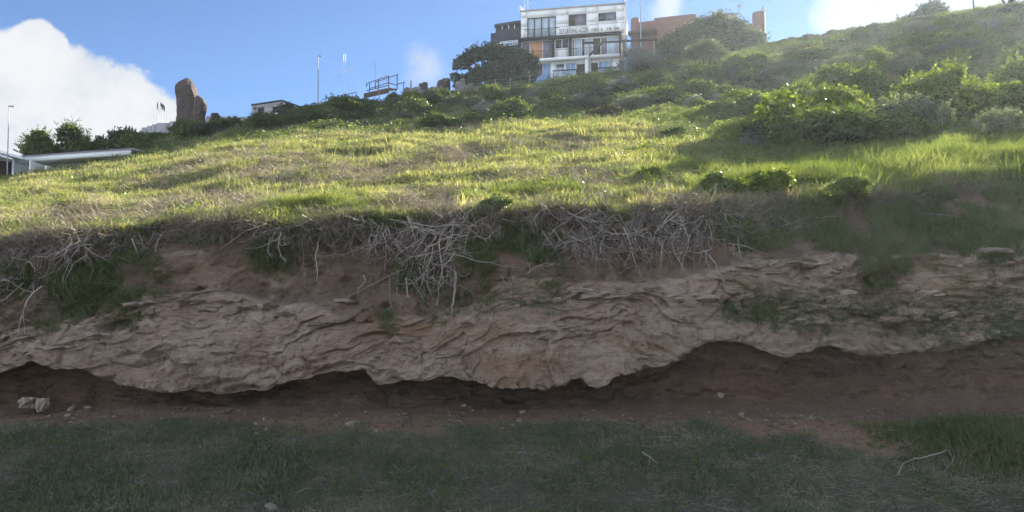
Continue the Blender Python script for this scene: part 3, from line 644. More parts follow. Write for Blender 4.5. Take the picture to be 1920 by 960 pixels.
def turf():
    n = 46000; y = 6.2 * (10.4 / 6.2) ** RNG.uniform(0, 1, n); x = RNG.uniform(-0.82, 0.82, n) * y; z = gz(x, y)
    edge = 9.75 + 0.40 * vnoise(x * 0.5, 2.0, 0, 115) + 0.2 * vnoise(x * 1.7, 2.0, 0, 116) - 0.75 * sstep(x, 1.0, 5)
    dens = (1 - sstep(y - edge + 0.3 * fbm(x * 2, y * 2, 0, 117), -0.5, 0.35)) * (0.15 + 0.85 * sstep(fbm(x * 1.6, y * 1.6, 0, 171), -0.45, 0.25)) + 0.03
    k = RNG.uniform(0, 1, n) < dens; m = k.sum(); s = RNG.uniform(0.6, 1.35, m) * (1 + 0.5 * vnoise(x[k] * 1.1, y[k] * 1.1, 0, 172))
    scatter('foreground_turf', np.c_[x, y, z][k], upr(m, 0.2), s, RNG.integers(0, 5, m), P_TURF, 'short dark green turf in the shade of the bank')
    n = 7000; y = 6.2 * (10.3 / 6.2) ** RNG.uniform(0, 1, n); x = RNG.uniform(-0.8, 0.8, n) * y; k = RNG.uniform(0, 1, n) < 0.22 + 0.78 * sstep(x + 1.5 * vnoise(x * 0.8, y * 0.8, 0, 174), -1.0, 1.8); x, y = x[k], y[k]
    scatter('straw_bits', np.c_[x, y, gz(x, y) + 0.03], upr(len(x), 0.1), np.clip(RNG.lognormal(-1.25, 0.45, len(x)), 0.12, 0.9), RNG.integers(0, 6, len(x)), P_BITS, 'stray pale straws strewn over the shaded turf')
    n = 2600; y = 6.2 * (9.9 / 6.2) ** RNG.uniform(0, 1, n); x = RNG.uniform(-0.82, 0.82, n) * y; k = RNG.uniform(0, 1, n) < sstep(fbm(x * 0.9, y * 0.9, 0, 176), 0.0, 0.6); x, y = x[k], y[k]
    scatter('turf_weeds', np.c_[x, y, gz(x, y)], upr(len(x), 0.1), RNG.uniform(0.12, 0.36, len(x)), RNG.integers(0, 6, len(x)), P_WEED, 'small broad-leaved weeds growing in the shaded turf')
    # rank tall clump by the bank, right of the road cut
    n = 1500; c = Vector((5.95, 9.0, 0)); x = c.x + RNG.normal(0, 0.75, n); y = c.y + RNG.normal(0, 0.35, n)
    scatter('tall_grass', np.c_[x, y, gz(x, y)], upr(n, 0.25), RNG.uniform(0.5, 1.2, n) * np.exp(-((x - c.x) / 1.6) ** 2), RNG.integers(0, 4, n), P_SHADE, 'rank dark green grass clump at the foot of the bank')
turf()

# ------------------------------------------------------------------ shrubs and trees
def foliage_mesh(name, lobes, n, leaf, mat, seed, aspect=0.5, gap=0.25, inner=0.25, up=0.5, shoot=0.30):
    rng = np.random.default_rng(seed); lob = np.array(lobes, float); area = lob[:, 3] ** 2; w = area / area.sum()
    i = rng.choice(len(lob), n, p=w); d = unit(rng.normal(size=(n, 3))); d[:, 2] = np.where(d[:, 2] < -0.35, -d[:, 2], d[:, 2])
    q = np.where(rng.uniform(0, 1, n) < inner, rng.uniform(0.35, 0.85, n), rng.normal(0.97, 0.07, n))
    rr = lob[i, 3] * (1 + 0.16 * fbm(d[:, 0] * 2.4 + i, d[:, 1] * 2.4, d[:, 2] * 2.4, seed)) * q
    p = lob[i, :3] + d * rr[:, None] * [1, 1, 0.92]
    deep = np.zeros(n, bool)
    for c in lob: deep |= (np.linalg.norm(p - c[:3], axis=1) < c[3] * 0.62)
    g = fbm(p[:, 0] * 3.1, p[:, 1] * 3.1, p[:, 2] * 3.1, seed + 5, 3)
    k = (~deep | (rng.uniform(0, 1, n) < 0.15)) & (g > -0.75 + gap) & (p[:, 2] > 0.0)
    p, d = p[k], d[k]
    # leafy shoots that break the outline
    ms = max(60, n // 45); c_ = rng.choice(len(p), ms); ln = shoot * rng.uniform(0.25, 1.0, ms) ** 1.3; sd = unit(d[c_] + [0, 0, 0.55] + rng.normal(0, 0.45, (ms, 3))); kk = 14
    tt = rng.uniform(0, 1, (ms, kk, 1)); sp = (p[c_][:, None] + sd[:, None] * ln[:, None, None] * tt + rng.normal(0, leaf * 0.8, (ms, kk, 3)) * (1.15 - tt)).reshape(-1, 3)
    p = np.concatenate([p, sp]); d = np.concatenate([d, np.repeat(sd, kk, 0) + rng.normal(0, 0.5, sp.shape)])
    V, F = leaf_quads(p, d + [0, 0, up] + rng.normal(0, 0.75, p.shape), leaf * rng.uniform(0.6, 1.3, len(p)), aspect, rng)
    return mesh_np(name, V, F, [mat])
def dome_lobes(seed, n=7, h=1.0, spread=0.74, r0=0.20, r1=0.46):
    rng = np.random.default_rng(seed); out = [(0, 0, 0.36 * h, 0.50)]
    for k in range(n):
        a = k * 2.4 + rng.uniform(-0.5, 0.5); s = spread * math.sqrt((k + 0.5) / n) * rng.uniform(0.8, 1.15); r = rng.uniform(r0, r1)
        out.append((s * math.cos(a), s * math.sin(a), max(0.12, (h - r * 0.8) * (1 - 0.55 * (s / spread) ** 1.6) * rng.uniform(0.45, 1.08)), r))
    return out
def stem_mesh(name, seed, n=6, mat=None):
    rng = np.random.default_rng(seed); parts = []
    for k in range(n):
        a = k * 2.4; parts += twig_parts((0.05 * math.cos(a), 0.05 * math.sin(a), -0.12), (0.5 * math.cos(a), 0.5 * math.sin(a), 1.0), 0.95, 0.028, 1, rng, 0.15, 5)
    V, F = join(parts); return mesh_np(name, V, F, [mat or M_BARK], True)
SHRUB = {}
for ti, (ty, asp, up, gap) in enumerate([('green', 0.55, 0.5, 0.2), ('dark', 0.5, 0.4, 0.25), ('grey', 0.28, 0.3, 0.2), ('lime', 0.6, 0.5, 0.3), ('olive', 0.3, 0.6, 0.1), ('silver', 0.4, 0.4, 0.3)]):
    for sz, (n, lf) in {'big': (22000, 0.034), 'small': (7500, 0.052)}.items():
        SHRUB[ty, sz] = [foliage_mesh('foliage', dome_lobes(900 + ti * 10 + v, 15 if sz == 'big' else 9), n, lf, LEAF[ty], 950 + ti * 10 + v, asp, gap, up=up) for v in range(4 if ty in ('green', 'grey') else 3)]
STEMS = [stem_mesh('stem', 970 + v) for v in range(3)]
def shrub(px, base, w, h, ty, label, name='shrub', group=None, Y=None, sink=0.0):
    """w, h: size the plant shows in the picture; it stands on the slope"""
    p = on_hill(px, base) if Y is None else Vector(((px - 960) / FPX * Y, Y, hz((px - 960) / FPX * Y, Y)))
    W, H = w / FPX * p.y, (h / FPX * p.y if Y is None else P(px, base - h, Y).z - p.z); sz = 'big' if W > 2.6 else 'small'
    e = empty(name, (p.x, p.y, p.z - sink), random.uniform(0, 6.28), label, 'shrub', group)
    for nm, me in (('foliage', random.choice(SHRUB[ty, sz])), ('stem', random.choice(STEMS))):
        o = link(nm, me, e)
        o.scale = (W / 2.0, W / 2.0 * random.uniform(0.85, 1.1), H / 1.12) if nm == 'foliage' else (W / 2.2, W / 2.2, H / 1.25)
    return e
NAMED = [
    # px, base py, width px, height px, kind, label
    (1322, 128, 92, 60, 'grey', 'rounded grey-green bush in front of the largest tree by the house'),
    (1203, 140, 86, 56, 'silver', 'thin silvery shrub under the timber frame beside the house'),
    (1392, 212, 112, 44, 'lime', 'yellow-green shrub at the top end of the bright grass strip'),
    (1560, 282, 230, 98, 'green', 'largest leafy green bush on the slope, its crest bright in the sun'),
    (1495, 205, 95, 40, 'lime', 'lime shrub whose knobbly top rises behind the largest green bush'),
    (1580, 185, 160, 70, 'green', 'broad domed green bush uphill of the largest bush'),
    (1768, 240, 200, 118, 'lime', 'tall loose yellow-green bush standing right of the largest green bush'),
    (1880, 190, 110, 48, 'green', 'green bush at the picture edge beside the tall yellow-green bush'),
    (1885, 262, 120, 70, 'grey', 'hazy grey-green bush below the tall yellow-green bush'),
    (1700, 262, 90, 60, 'grey', 'pale grey bush between the largest green bush and the yellow-green one'),
    (1424, 262, 78, 42, 'lime', 'grassy light green shrub left of the largest green bush'),
    (1345, 372, 100, 52, 'green', 'leafy green weed bush at the lip just right of the biggest branch heap'),
    (1225, 346, 62, 40, 'green', 'small leafy bush just above the middle of the biggest branch heap'),
    (1450, 366, 120, 56, 'lime', 'leafy bush on the lip above the fine twig curtain'),
    (1600, 368, 90, 46, 'green', 'green bush on the lip at the end of the tall bright grass'),
    (1690, 352, 70, 34, 'lime', 'small light green bush in the tall grass above the lone dead branch'),
    (1262, 262, 60, 26, 'green', 'low green bush in the meadow under the bright grass strip'),
    (930, 402, 74, 40, 'green', 'shaded green bush hanging at the lip between the two branch heaps'),
    (962, 228, 78, 50, 'green', 'upright fresh green shrub below the dark tree'),
    (903, 192, 66, 24, 'olive', 'low brownish dome shrub in front of the dark tree'),
    (912, 212, 52, 22, 'silver', 'small whitish shrub under the brownish dome shrub'),
    (1104, 208, 84, 28, 'grey', 'low grey shrub in the middle below the house'),
    (1050, 212, 70, 30, 'green', 'low green shrub below the spiky plants of the house'),
    (1142, 224, 76, 30, 'olive', 'dull brown shrub at the lower edge of the thicket'),
    (1192, 200, 86, 34, 'green', 'green shrub beneath the silvery shrub, above the cut grass'),
    (1236, 176, 66, 40, 'green', 'green shrub rising by the tall timber post'),
    (1312, 192, 78, 46, 'green', 'dense green shrub with a notched top under the rounded grey bush'),
    (1400, 178, 72, 40, 'dark', 'dark green shrub left of the broad domed bush'),
    (1462, 150, 90, 36, 'grey', 'grey-green shrub just below the red round tower'),
    (1520, 120, 90, 30, 'green', 'green shrub near the skyline beyond the red tower'),
    (820, 240, 92, 26, 'green', 'flat sunlit green shrub above the brown cuttings'),
    (780, 214, 62, 34, 'green', 'green shrub downhill of the timber deck'),
    (738, 188, 44, 22, 'green', 'small bush growing against the corner of the timber deck'),
    (660, 222, 130, 38, 'green', 'long green shrub with a deep shaded side below the ridge railing'),
    (598, 232, 104, 34, 'green', 'green shrub at the foot of the tall slim mast'),
    (541, 222, 50, 34, 'dark', 'dark conical bush hiding the corner of the flat-roofed hut'),
    (505, 244, 96, 32, 'green', 'sunlit shrub in front of the flat-roofed hut'),
    (432, 248, 96, 30, 'green', 'green shrub between the upright boulder and the hut'),
    (352, 262, 78, 44, 'green', 'leafy bush at the foot of the upright boulder'),
    (392, 260, 84, 32, 'dark', 'dark bush right below the upright boulder'),
    (300, 268, 84, 22, 'green', 'low bush below the grey stepped wall'),
    (222, 276, 70, 46, 'dark', 'dark bush left of the grey stepped wall'),
    (186, 284, 44, 34, 'dark', 'dark bush above the middle of the long white wall'),
    (104, 300, 60, 30, 'green', 'loose green bush joining the two trees behind the long white wall'),
    (160, 296, 54, 36, 'green', 'green bush right of the taller tree behind the long white wall'),
    (206, 288, 60, 40, 'green', 'green bush in the hedge above the uphill half of the long white wall'),
    (248, 280, 70, 40, 'green', 'green hedge bush just below the lowest step of the grey wall'),
    (45, 302, 40, 22, 'green', 'small green bush left of the rounded tree'),
    (262, 290, 44, 24, 'green', 'small bush at the uphill end of the long white wall'),
]
for px, b, w, h, ty, lb in NAMED: shrub(px, b, w, h, ty, lb, Y=(48.5 if px < 255 else None))
def thicket():
    low_px = [540, 620, 700, 850, 950, 1050, 1150, 1250, 1330, 1450, 1600, 1760, 1930]; low_py = [236, 240, 226, 232, 240, 232, 222, 205, 220, 290, 285, 268, 250]
    top_px = [540, 700, 850, 1000, 1180, 1440, 1600, 1750, 1930]; top_py = [226, 196, 180, 172, 160, 100, 66, 45, 20]
    fill = []
    for k in range(235):
        px = random.uniform(545, 1930) if k % 3 else random.uniform(1200, 1930); a, b = np.interp(px, top_px, top_py), np.interp(px, low_px, low_py)
        py = a + (b - a) * random.uniform(0.06, 1.0)
        if px > 1430 and py > 170 and random.random() < 0.5: continue
        ty = random.choices(['green', 'grey', 'dark', 'lime', 'olive', 'silver'], [10, 4, 2, 2.2, 1.5, 1.2])[0]
        p = on_hill(px, py); W = random.uniform(0.9, 2.4) * (1 + 0.4 * (p.y > 55)) * (1.25 if px > 1400 else 1); H = W * random.uniform(0.40, 0.75)
        W = min(W, 2.9); H = min(H, 1.25 if px > 1430 and py < 140 else 1.8) * (0.55 if py < a + 14 else 1.0)
        w, h = W / p.y * FPX, H / p.y * FPX
        word = {'green': 'green', 'grey': 'grey-green', 'dark': 'dark green', 'lime': 'yellow-green', 'olive': 'brownish', 'silver': 'whitish'}[ty]
        fill.append((px, py, w, h, ty, word, W))
    for px in np.arange(1450, 1940, 21):      # along the skyline
        py = float(np.interp(px, [1440, 1600, 1750, 1930], [88, 58, 40, 14])) + random.uniform(2, 9); ty = random.choice(['green', 'grey', 'green', 'dark'])
        fill.append((px + random.uniform(-6, 6), py, random.uniform(30, 52), random.uniform(9, 17), ty, {'green': 'green', 'grey': 'grey-green', 'dark': 'dark green'}[ty], 1.9))
    seen = {}
    marks = [(n[0], n[1] - n[3] / 2, n[5]) for n in NAMED] + [(596, 190, 'the tall slim mast'), (712, 175, 'the timber deck'), (925, 150, 'the dark spreading tree'), (1075, 160, 'the white house'), (1164, 150, 'the pergola frame'), (1340, 110, 'the largest grey tree'), (1426, 80, 'the red tower'), (1199, 150, 'the tilted-board post'),
             (500, 215, 'the flat-roofed hut'), (1745, 40, 'the lone skyline tree'), (1895, 10, 'the bare-trunked corner tree'), (1827, 15, 'the leaning utility pole')]
    for px, py, w, h, ty, word, W in fill:
        size = 'small' if W < 1.35 else 'mid-sized' if W < 1.95 else 'wide'; best = None
        for mx, my, nm in sorted(marks[len(NAMED):] + [(m[0], m[1], ' '.join(m[2].split()[:5])) for m in marks[:0]], key=lambda m: (m[0] - px) ** 2 + (2 * (m[1] - py)) ** 2)[:9]:
            dx, dy = px - mx, py - my; dist = 'close' if abs(dx) + abs(dy) < 60 else 'some way' if abs(dx) + abs(dy) < 120 else 'far'
            d = ('downhill' if dy > 22 else 'level') + ((' to the left of' if dx < 0 else ' to the right of') if abs(dx) > 25 else ' in front of')
            lb = '%s %s shrub %s %s %s' % (size, word, dist, d, nm)
            if lb not in seen: best = lb; break
            best = best or lb
        seen[best] = 1; shrub(px, py, w, h, ty, best, group='thicket shrubs on the upper slope')
thicket()

def tree(name, loc, lobes, n, leaf, ty, label, trunk_r, limbs, seed, aspect=0.5, gap=0.3, height_=None, group=None, category='tree', inner=0.2, shoot=0.7):
    """lobes and limbs in metres from the foot of the trunk"""
    e = empty(name, loc, 0, label, category, group); rng = np.random.default_rng(seed)
    link('crown', foliage_mesh('crown', lobes, n, leaf, LEAF[ty], seed, aspect, gap, inner, shoot=shoot), e)
    parts = []
    for tgt in limbs:
        a = np.array([0, 0, -0.3]); b = np.array(tgt, float); m = (a + b) / 2 + rng.normal(0, 0.12, 3) * np.linalg.norm(b - a); m[0] *= 0.6; m[1] *= 0.6
        pts = [(1 - s) ** 2 * a + 2 * s * (1 - s) * m + s * s * b for s in np.linspace(0, 1, 8)]
        parts.append(tube(pts, np.linspace(trunk_r, trunk_r * 0.25, 8), 7))
        for _ in range(3): parts += twig_parts(pts[rng.integers(4, 8)], unit(b - a) + rng.normal(0, 0.6, 3), np.linalg.norm(b - a) * 0.4, trunk_r * 0.3, 1, rng, 0.15, 4)
    V, F = join(parts); link('trunk', mesh_np('trunk', V, F, [M_BARK], True), e)
    return e
def px_lobes(foot, lobes, yaw=0.35, rng=None):
    """lobe centres given where they show in the picture, spread in depth round the trunk"""
    out = []; r_ = random.Random(5)
    for px, py, rad in lobes:
        dy = r_.uniform(-yaw, yaw) * 3; q = P(px, py, foot.y + dy); out.append((q.x - foot.x, q.y - foot.y, q.z - foot.z, rad / FPX * foot.y))
    return out
f = P(935, 172, 71.5); f.z = hz(f.x, f.y)
L_ = px_lobes(f, [(865, 122, 15), (880, 112, 16), (895, 106, 17), (915, 102, 16), (935, 106, 20), (955, 112, 20), (975, 118, 22), (990, 124, 20), (955, 135, 26), (930, 140, 26), (905, 150, 24), (880, 158, 20), (855, 148, 10), (985, 142, 20), (960, 158, 26), (930, 165, 22), (868, 168, 18), (992, 155, 12)])
tree('spreading_tree', f, L_, 36000, 0.13, 'dark', 'dark spreading evergreen tree left of the white house', 0.22, [l[:3] for l in L_[:9]], 1201, gap=0.2)
f = P(1340, 128, 77); f.z = hz(f.x, f.y)
L_ = px_lobes(f, [(1245, 98, 18), (1260, 90, 22), (1280, 78, 22), (1303, 68, 24), (1325, 58, 24), (1350, 52, 24), (1374, 60, 24), (1394, 74, 24), (1412, 82, 24), (1425, 100, 18), (1300, 88, 30), (1340, 80, 36), (1380, 92, 32), (1410, 110, 24), (1260, 100, 26), (1360, 112, 30), (1290, 112, 26)])
tree('broad_tree', f, L_, 60000, 0.15, 'grey', 'largest grey-green tree right of the white house, hiding the red walls', 0.25, [l[:3] for l in L_[:8]], 1202, aspect=0.42, gap=0.3, inner=0.3, shoot=0.9)
f = P(75, 300, 47); f.z = hz(f.x, f.y) - 0.3
L_ = px_lobes(f, [(74, 258, 13), (66, 270, 15), (83, 271, 14), (58, 284, 15), (90, 287, 15), (75, 286, 18), (49, 280, 7)])
tree('round_tree', f, L_, 9000, 0.075, 'green', 'rounded tree behind the long white wall, nearer the slim antenna pole', 0.12, [l[:3] for l in L_[:4]], 1203, gap=0.3)
f = P(132, 296, 47); f.z = hz(f.x, f.y) - 0.3
L_ = px_lobes(f, [(126, 247, 13), (137, 250, 12), (124, 262, 14), (142, 266, 13), (154, 276, 14), (128, 280, 15), (160, 262, 6), (148, 290, 16)])
tree('upright_tree', f, L_, 9000, 0.075, 'green', 'taller darker tree with a ragged top behind the long white wall', 0.12, [l[:3] for l in L_[:4]], 1204, gap=0.35)
f = P(1745, 48, 70); f.z = hz(f.x, f.y) - 0.2
L_ = px_lobes(f, [(1745, 22, 18), (1735, 28, 17), (1758, 28, 17), (1722, 36, 12), (1745, 40, 20), (1768, 40, 12), (1704, 40, 12), (1690, 44, 10)])
tree('skyline_tree', f, L_, 9000, 0.10, 'dark', 'dark bushy tree standing alone on the skyline', 0.14, [l[:3] for l in L_[:4]], 1205, gap=0.25)
f = P(1893, 8, 66); f.z = hz(f.x, f.y)
L_ = px_lobes(f, [(1900, -55, 26), (1875, -45, 20), (1930, -50, 26), (1905, -75, 24), (1870, -16, 8), (1915, -12, 12), (1940, -25, 20)])
tree('corner_tree', f, L_, 9000, 0.10, 'dark', 'tree in the upper corner showing its bare trunks on the skyline', 0.16, [l[:3] for l in L_[:5]], 1206, gap=0.25)

def spiky(px, base, w, h, label, n=34, tilt=0.9, Y=None, foot=0.3):
    p = on_hill(px, base) if Y is None else P(px, base, Y)
    rng = np.random.default_rng(int(px)); V, F = blades(n, 0.06, 0.8, 1.1, 0.03, tilt, 0.35, rng)
    e = empty('spiky_plant', p, 0, label, 'plant')
    o = link('leaves', mesh_np('leaves', V, F, [LEAF['grey']]), e); o.scale = (w / FPX * p.y / 1.3,) * 2 + (h / FPX * p.y / 0.95,)
    o = link('stem', mesh_np('stem', *tube([(0, 0, -foot), (0, 0, 0.02), (0, 0, 0.10)], [0.07, 0.07, 0.04], 7), [M_BARK]), e)
    return e
spiky(1038, 166, 22, 26, 'large spiky rosette plant before the ground floor of the white house', Y=74.0)
spiky(1063, 165, 16, 20, 'smaller dark spiky plant beside the large rosette at the white house', Y=74.0)
spiky(1345, 36, 34, 18, 'spiky fronds sticking out above the largest grey-green tree', Y=80.0, foot=7.0)

# ------------------------------------------------------------------ dry brush and dead branches on the bank
def brush_pile(label, area, n, spread, seed, meshes=BRANCH, out=(0.03, 0.30), smin=0.5, smax=1.1, down=0.9, tangle=0, name='dry_brush_pile', mat=None):
    """area: picture points (px, py) the butts of the branches start from"""
    rng = random.Random(seed); c = on_bank(*area[0]); e = empty(name, c, 0, label, 'brush')
    for k in range(n):
        a = rng.choice(area); px, py = a[0] + rng.gauss(0, spread[0]), a[1] + rng.gauss(0, spread[1])
        p = on_bank(px, py); d = Vector((rng.gauss(0, 0.75), -rng.uniform(0.1, 0.75), -down + rng.gauss(0, 0.45))).normalized()
        o = link('branch', rng.choice(meshes), e)
        o.location = p + Vector((0, -rng.uniform(*out), 0)) - c
        o.rotation_euler = (d.to_track_quat('Z', 'Y') @ Euler((0, 0, rng.uniform(0, 6.28))).to_quaternion()).to_euler()
        s = rng.uniform(smin, smax); o.scale = (s, s, s)
    return e
grid_ = [(px, 368 + abs((px - 1190) / 160) ** 2 * 14 + dy) for px in range(1045, 1350, 22) for dy in (6, 26, 48, 70)]
brush_pile('biggest heap of grey dry branches draped over the lip of the bank', grid_, 298, (14, 11), 21, smin=0.32, smax=0.85)
brush_pile('ragged heap of dry branches hanging low down the middle of the bank', [(735, 425), (770, 425), (800, 420), (830, 415), (850, 440), (790, 450), (820, 470), (780, 490), (810, 510), (830, 500), (760, 520), (740, 450), (860, 420), (720, 415)], 150, (16, 12), 22, smin=0.35, smax=0.95)
brush_pile('small bunch of dead twigs hanging left of the bright grass tuft', [(525, 415), (540, 430), (555, 450), (510, 440)], 16, (10, 10), 23, smin=0.3, smax=0.75)
brush_pile('loose dry twigs trailing down the dark grassy end of the bank', [(20, 470), (60, 465), (100, 470), (140, 460), (50, 500), (170, 455), (70, 540), (10, 500), (200, 450), (120, 500)], 70, (22, 14), 24, smin=0.3, smax=0.75)
brush_pile('curtain of fine purplish twigs beside the biggest branch heap', [(1440, 395), (1465, 395), (1490, 400), (1455, 420), (1480, 425)], 55, (12, 10), 25, FINE, smin=0.5, smax=0.9)
brush_pile('wiry dry twigs hanging between the biggest heap and the fine twig curtain', [(1330, 395), (1350, 400), (1365, 410), (1385, 405)], 20, (10, 8), 26, smin=0.3, smax=0.65)
brush_pile('few dry twigs lying under the dark hanging grass', [(940, 515), (965, 520), (985, 505)], 10, (10, 6), 27, smin=0.2, smax=0.45, down=0.25)
brush_pile('fine dead scrub matted along the lip above the dark grassy end', [(px, 452 - px * 0.07) for px in range(10, 330, 18)], 120, (12, 9), 41, FINE + BRANCH[:4], smin=0.4, smax=0.9)
brush_pile('fine dead scrub matted along the lip between bright tuft and ragged heap', [(px, 424 - (px - 560) * 0.05) for px in range(570, 720, 15)], 50, (12, 8), 42, FINE, smin=0.5, smax=1.0)
brush_pile('fine dead scrub hanging between the ragged heap and the biggest heap', [(px, 410) for px in range(890, 1040, 15)], 45, (12, 10), 43, FINE, smin=0.5, smax=1.0)
def slope_heap(px, py, w, n, seed, label):
    rng = random.Random(seed); c = on_hill(px, py); e = empty('cut_brush_heap', c, 0, label, 'brush')
    for k in range(n):
        x, y = c.x + rng.gauss(0, w / FPX * c.y / 2.2), c.y + rng.gauss(0, 0.45); d = Vector((rng.gauss(0, 1), rng.gauss(0, 1), rng.uniform(-0.05, 0.35))).normalized()
        o = link('branch', rng.choice(BRANCH), e); o.location = Vector((x, y, hz(x, y) + rng.uniform(0.02, 0.15))) - c
        o.rotation_euler = (d.to_track_quat('Z', 'Y') @ Euler((0, 0, rng.uniform(0, 6.28))).to_quaternion()).to_euler(); s = rng.uniform(0.3, 0.8); o.scale = (s, s, s)
slope_heap(560, 322, 130, 34, 31, 'scattered heap of cut stalks on the slope, farthest uphill of three')
slope_heap(320, 398, 120, 30, 32, 'pale cut stalks heaped near the lip, nearest the white wall side')
slope_heap(850, 322, 120, 26, 33, 'brown cut stalks on the slope above the ragged branch heap')
slope_heap(130, 428, 130, 26, 34, 'dry stalks spilling over the lip at the grassy end')
slope_heap(1080, 350, 110, 22, 35, 'dry stalks lying just above the biggest branch heap')
slope_heap(700, 300, 150, 40, 37, 'long low heap of brown stalks across the middle of the meadow')
slope_heap(450, 345, 130, 36, 38, 'loose brown stalks in the meadow between two other stalk heaps')
slope_heap(1000, 292, 110, 24, 39, 'dull brown stalks below the upright fresh green shrub')
slope_heap(1140, 272, 90, 12, 36, 'small dark heap of cuttings in the middle of the meadow')

def dead_branch(label, pts, r, forks=(), lift=0.05, surf='bank', mat=None, name='dead_branch'):
    def place(px, py):
        if surf == 'bank': return on_bank(px, py) + Vector((0, -lift, 0))
        q = P(px, py, 8.0); d = pdir(px, py); t = -1.95
        for _ in range(8):
            Y = (CAMZ - float(gz(np.array([q.x]), np.array([q.y]))[0]) - lift) / (-d.z / d.y); q = P(px, py, Y)
        return q
    w = [place(*p) for p in pts]; yy = [v.y for v in w]
    if surf == 'bank':     # hang free of the surface in an even curve
        ys = np.minimum(np.linspace(yy[0], yy[-1], len(w)), np.array(yy))
        w = [P(p[0], p[1], float(y)) for p, y in zip(pts, ys)]
    c = w[0].copy(); e = empty(name, c, 0, label, 'branch'); rng = np.random.default_rng(int(pts[0][0]))
    def smooth(ps):
        a = np.array([list(v - c) for v in ps]); n = len(a); t = np.linspace(0, n - 1, (n - 1) * 4 + 1)
        s = np.stack([np.interp(t, range(n), a[:, i]) for i in range(3)], 1); s[1:-1] = (s[:-2] + s[1:-1] + s[2:]) / 3
        return s + rng.normal(0, 0.006, s.shape)
    s = smooth(w); V, F = tube(s, np.linspace(r, r * 0.45, len(s)), 6); link('stem', mesh_np('stem', V, F, [mat or M_PALE], True), e)
    for fk in forks:
        f0 = w[fk[0]]; ps = [f0] + [P(a, b, f0.y - 0.03) for a, b in fk[1:]]
        s = smooth(ps); V, F = tube(s, np.linspace(r * 0.6, r * 0.3, len(s)), 5); link('twig', mesh_np('twig', V, F, [mat or M_PALE], True), e)
    return e
dead_branch('pale bent twig hanging straight down below the bright grass tuft', [(657, 392), (655, 410), (652, 430), (657, 455), (660, 475), (665, 484)], 0.014, [(0, (648, 386))])
dead_branch('long bowed twig arching down left of the straight hanging twig', [(621, 418), (610, 435), (596, 455), (591, 480), (594, 505), (596, 528)], 0.013, [(0, (632, 430), (640, 437)), (4, (590, 512), (598, 498))])
dead_branch('pale sinuous dead branch lying alone across the hazy grass bank', [(1703, 385), (1718, 396), (1740, 402), (1780, 404), (1815, 407), (1835, 416), (1862, 418), (1888, 420)], 0.016, [(5, (1850, 415), (1868, 413))])
dead_branch('stout pale bare stem standing at the edge of the ragged branch heap', [(855, 512), (853, 535), (850, 560), (848, 588)], 0.024, [(0, (868, 520), (882, 512)), (0, (842, 500), (832, 496))])
dead_branch('thin upright root stem under the ragged heap', [(731, 520), (731, 550), (733, 582)], 0.012)
dead_branch('crooked twig forked at its top, on the brown soil', [(683, 517), (686, 528), (676, 538), (669, 552)], 0.011, [(0, (680, 516))])
dead_branch('zigzag dead branch dangling right of the biggest heap', [(1352, 420), (1362, 434), (1382, 442), (1384, 458), (1388, 476), (1390, 486)], 0.014, [(1, (1358, 450), (1345, 455)), (3, (1376, 458))])
dead_branch('long slanting twig reaching down over the pale rock from the biggest heap', [(1330, 480), (1345, 500), (1355, 525), (1366, 545)], 0.013)
dead_branch('curved bare twig reaching out above the fine twig curtain', [(1372, 423), (1400, 420), (1412, 412), (1425, 402)], 0.013)
dead_branch('twig hanging on the dark grassy end of the bank', [(163, 478), (140, 492), (128, 510), (118, 540)], 0.012, [(2, (122, 500), (120, 490))])
dead_branch('short pale stick leaning down the grassy end of the bank', [(20, 483), (55, 488), (66, 505)], 0.014)
dead_branch('thin twig sticking out over bare soil below the lip', [(312, 432), (300, 445), (293, 460), (291, 472)], 0.011)
dead_branch('pale looped branch lying in the shaded turf near the tall grass', [(1684, 890), (1690, 872), (1715, 860), (1760, 851), (1780, 842), (1788, 862), (1770, 885)], 0.008, surf='ground', lift=0.05)
dead_branch('bent straw-coloured stick on the bare soil strip', [(842, 788), (858, 788), (866, 793), (875, 800)], 0.006, surf='ground', lift=0.02)
dead_branch('forked pale stick lying in the middle of the turf', [(1205, 848), (1220, 858), (1232, 868)], 0.006, [(1, (1215, 870), (1216, 878))], surf='ground', lift=0.03)
dead_branch('curved straw-coloured stalk lying in the turf towards the camera', [(555, 924), (575, 915), (600, 915), (622, 918)], 0.006, surf='ground', lift=0.03)
dead_branch('thin twig on the edge of the bare soil under the dark hole', [(1022, 796), (1032, 788), (1045, 784), (1070, 784)], 0.006, surf='ground', lift=0.02)

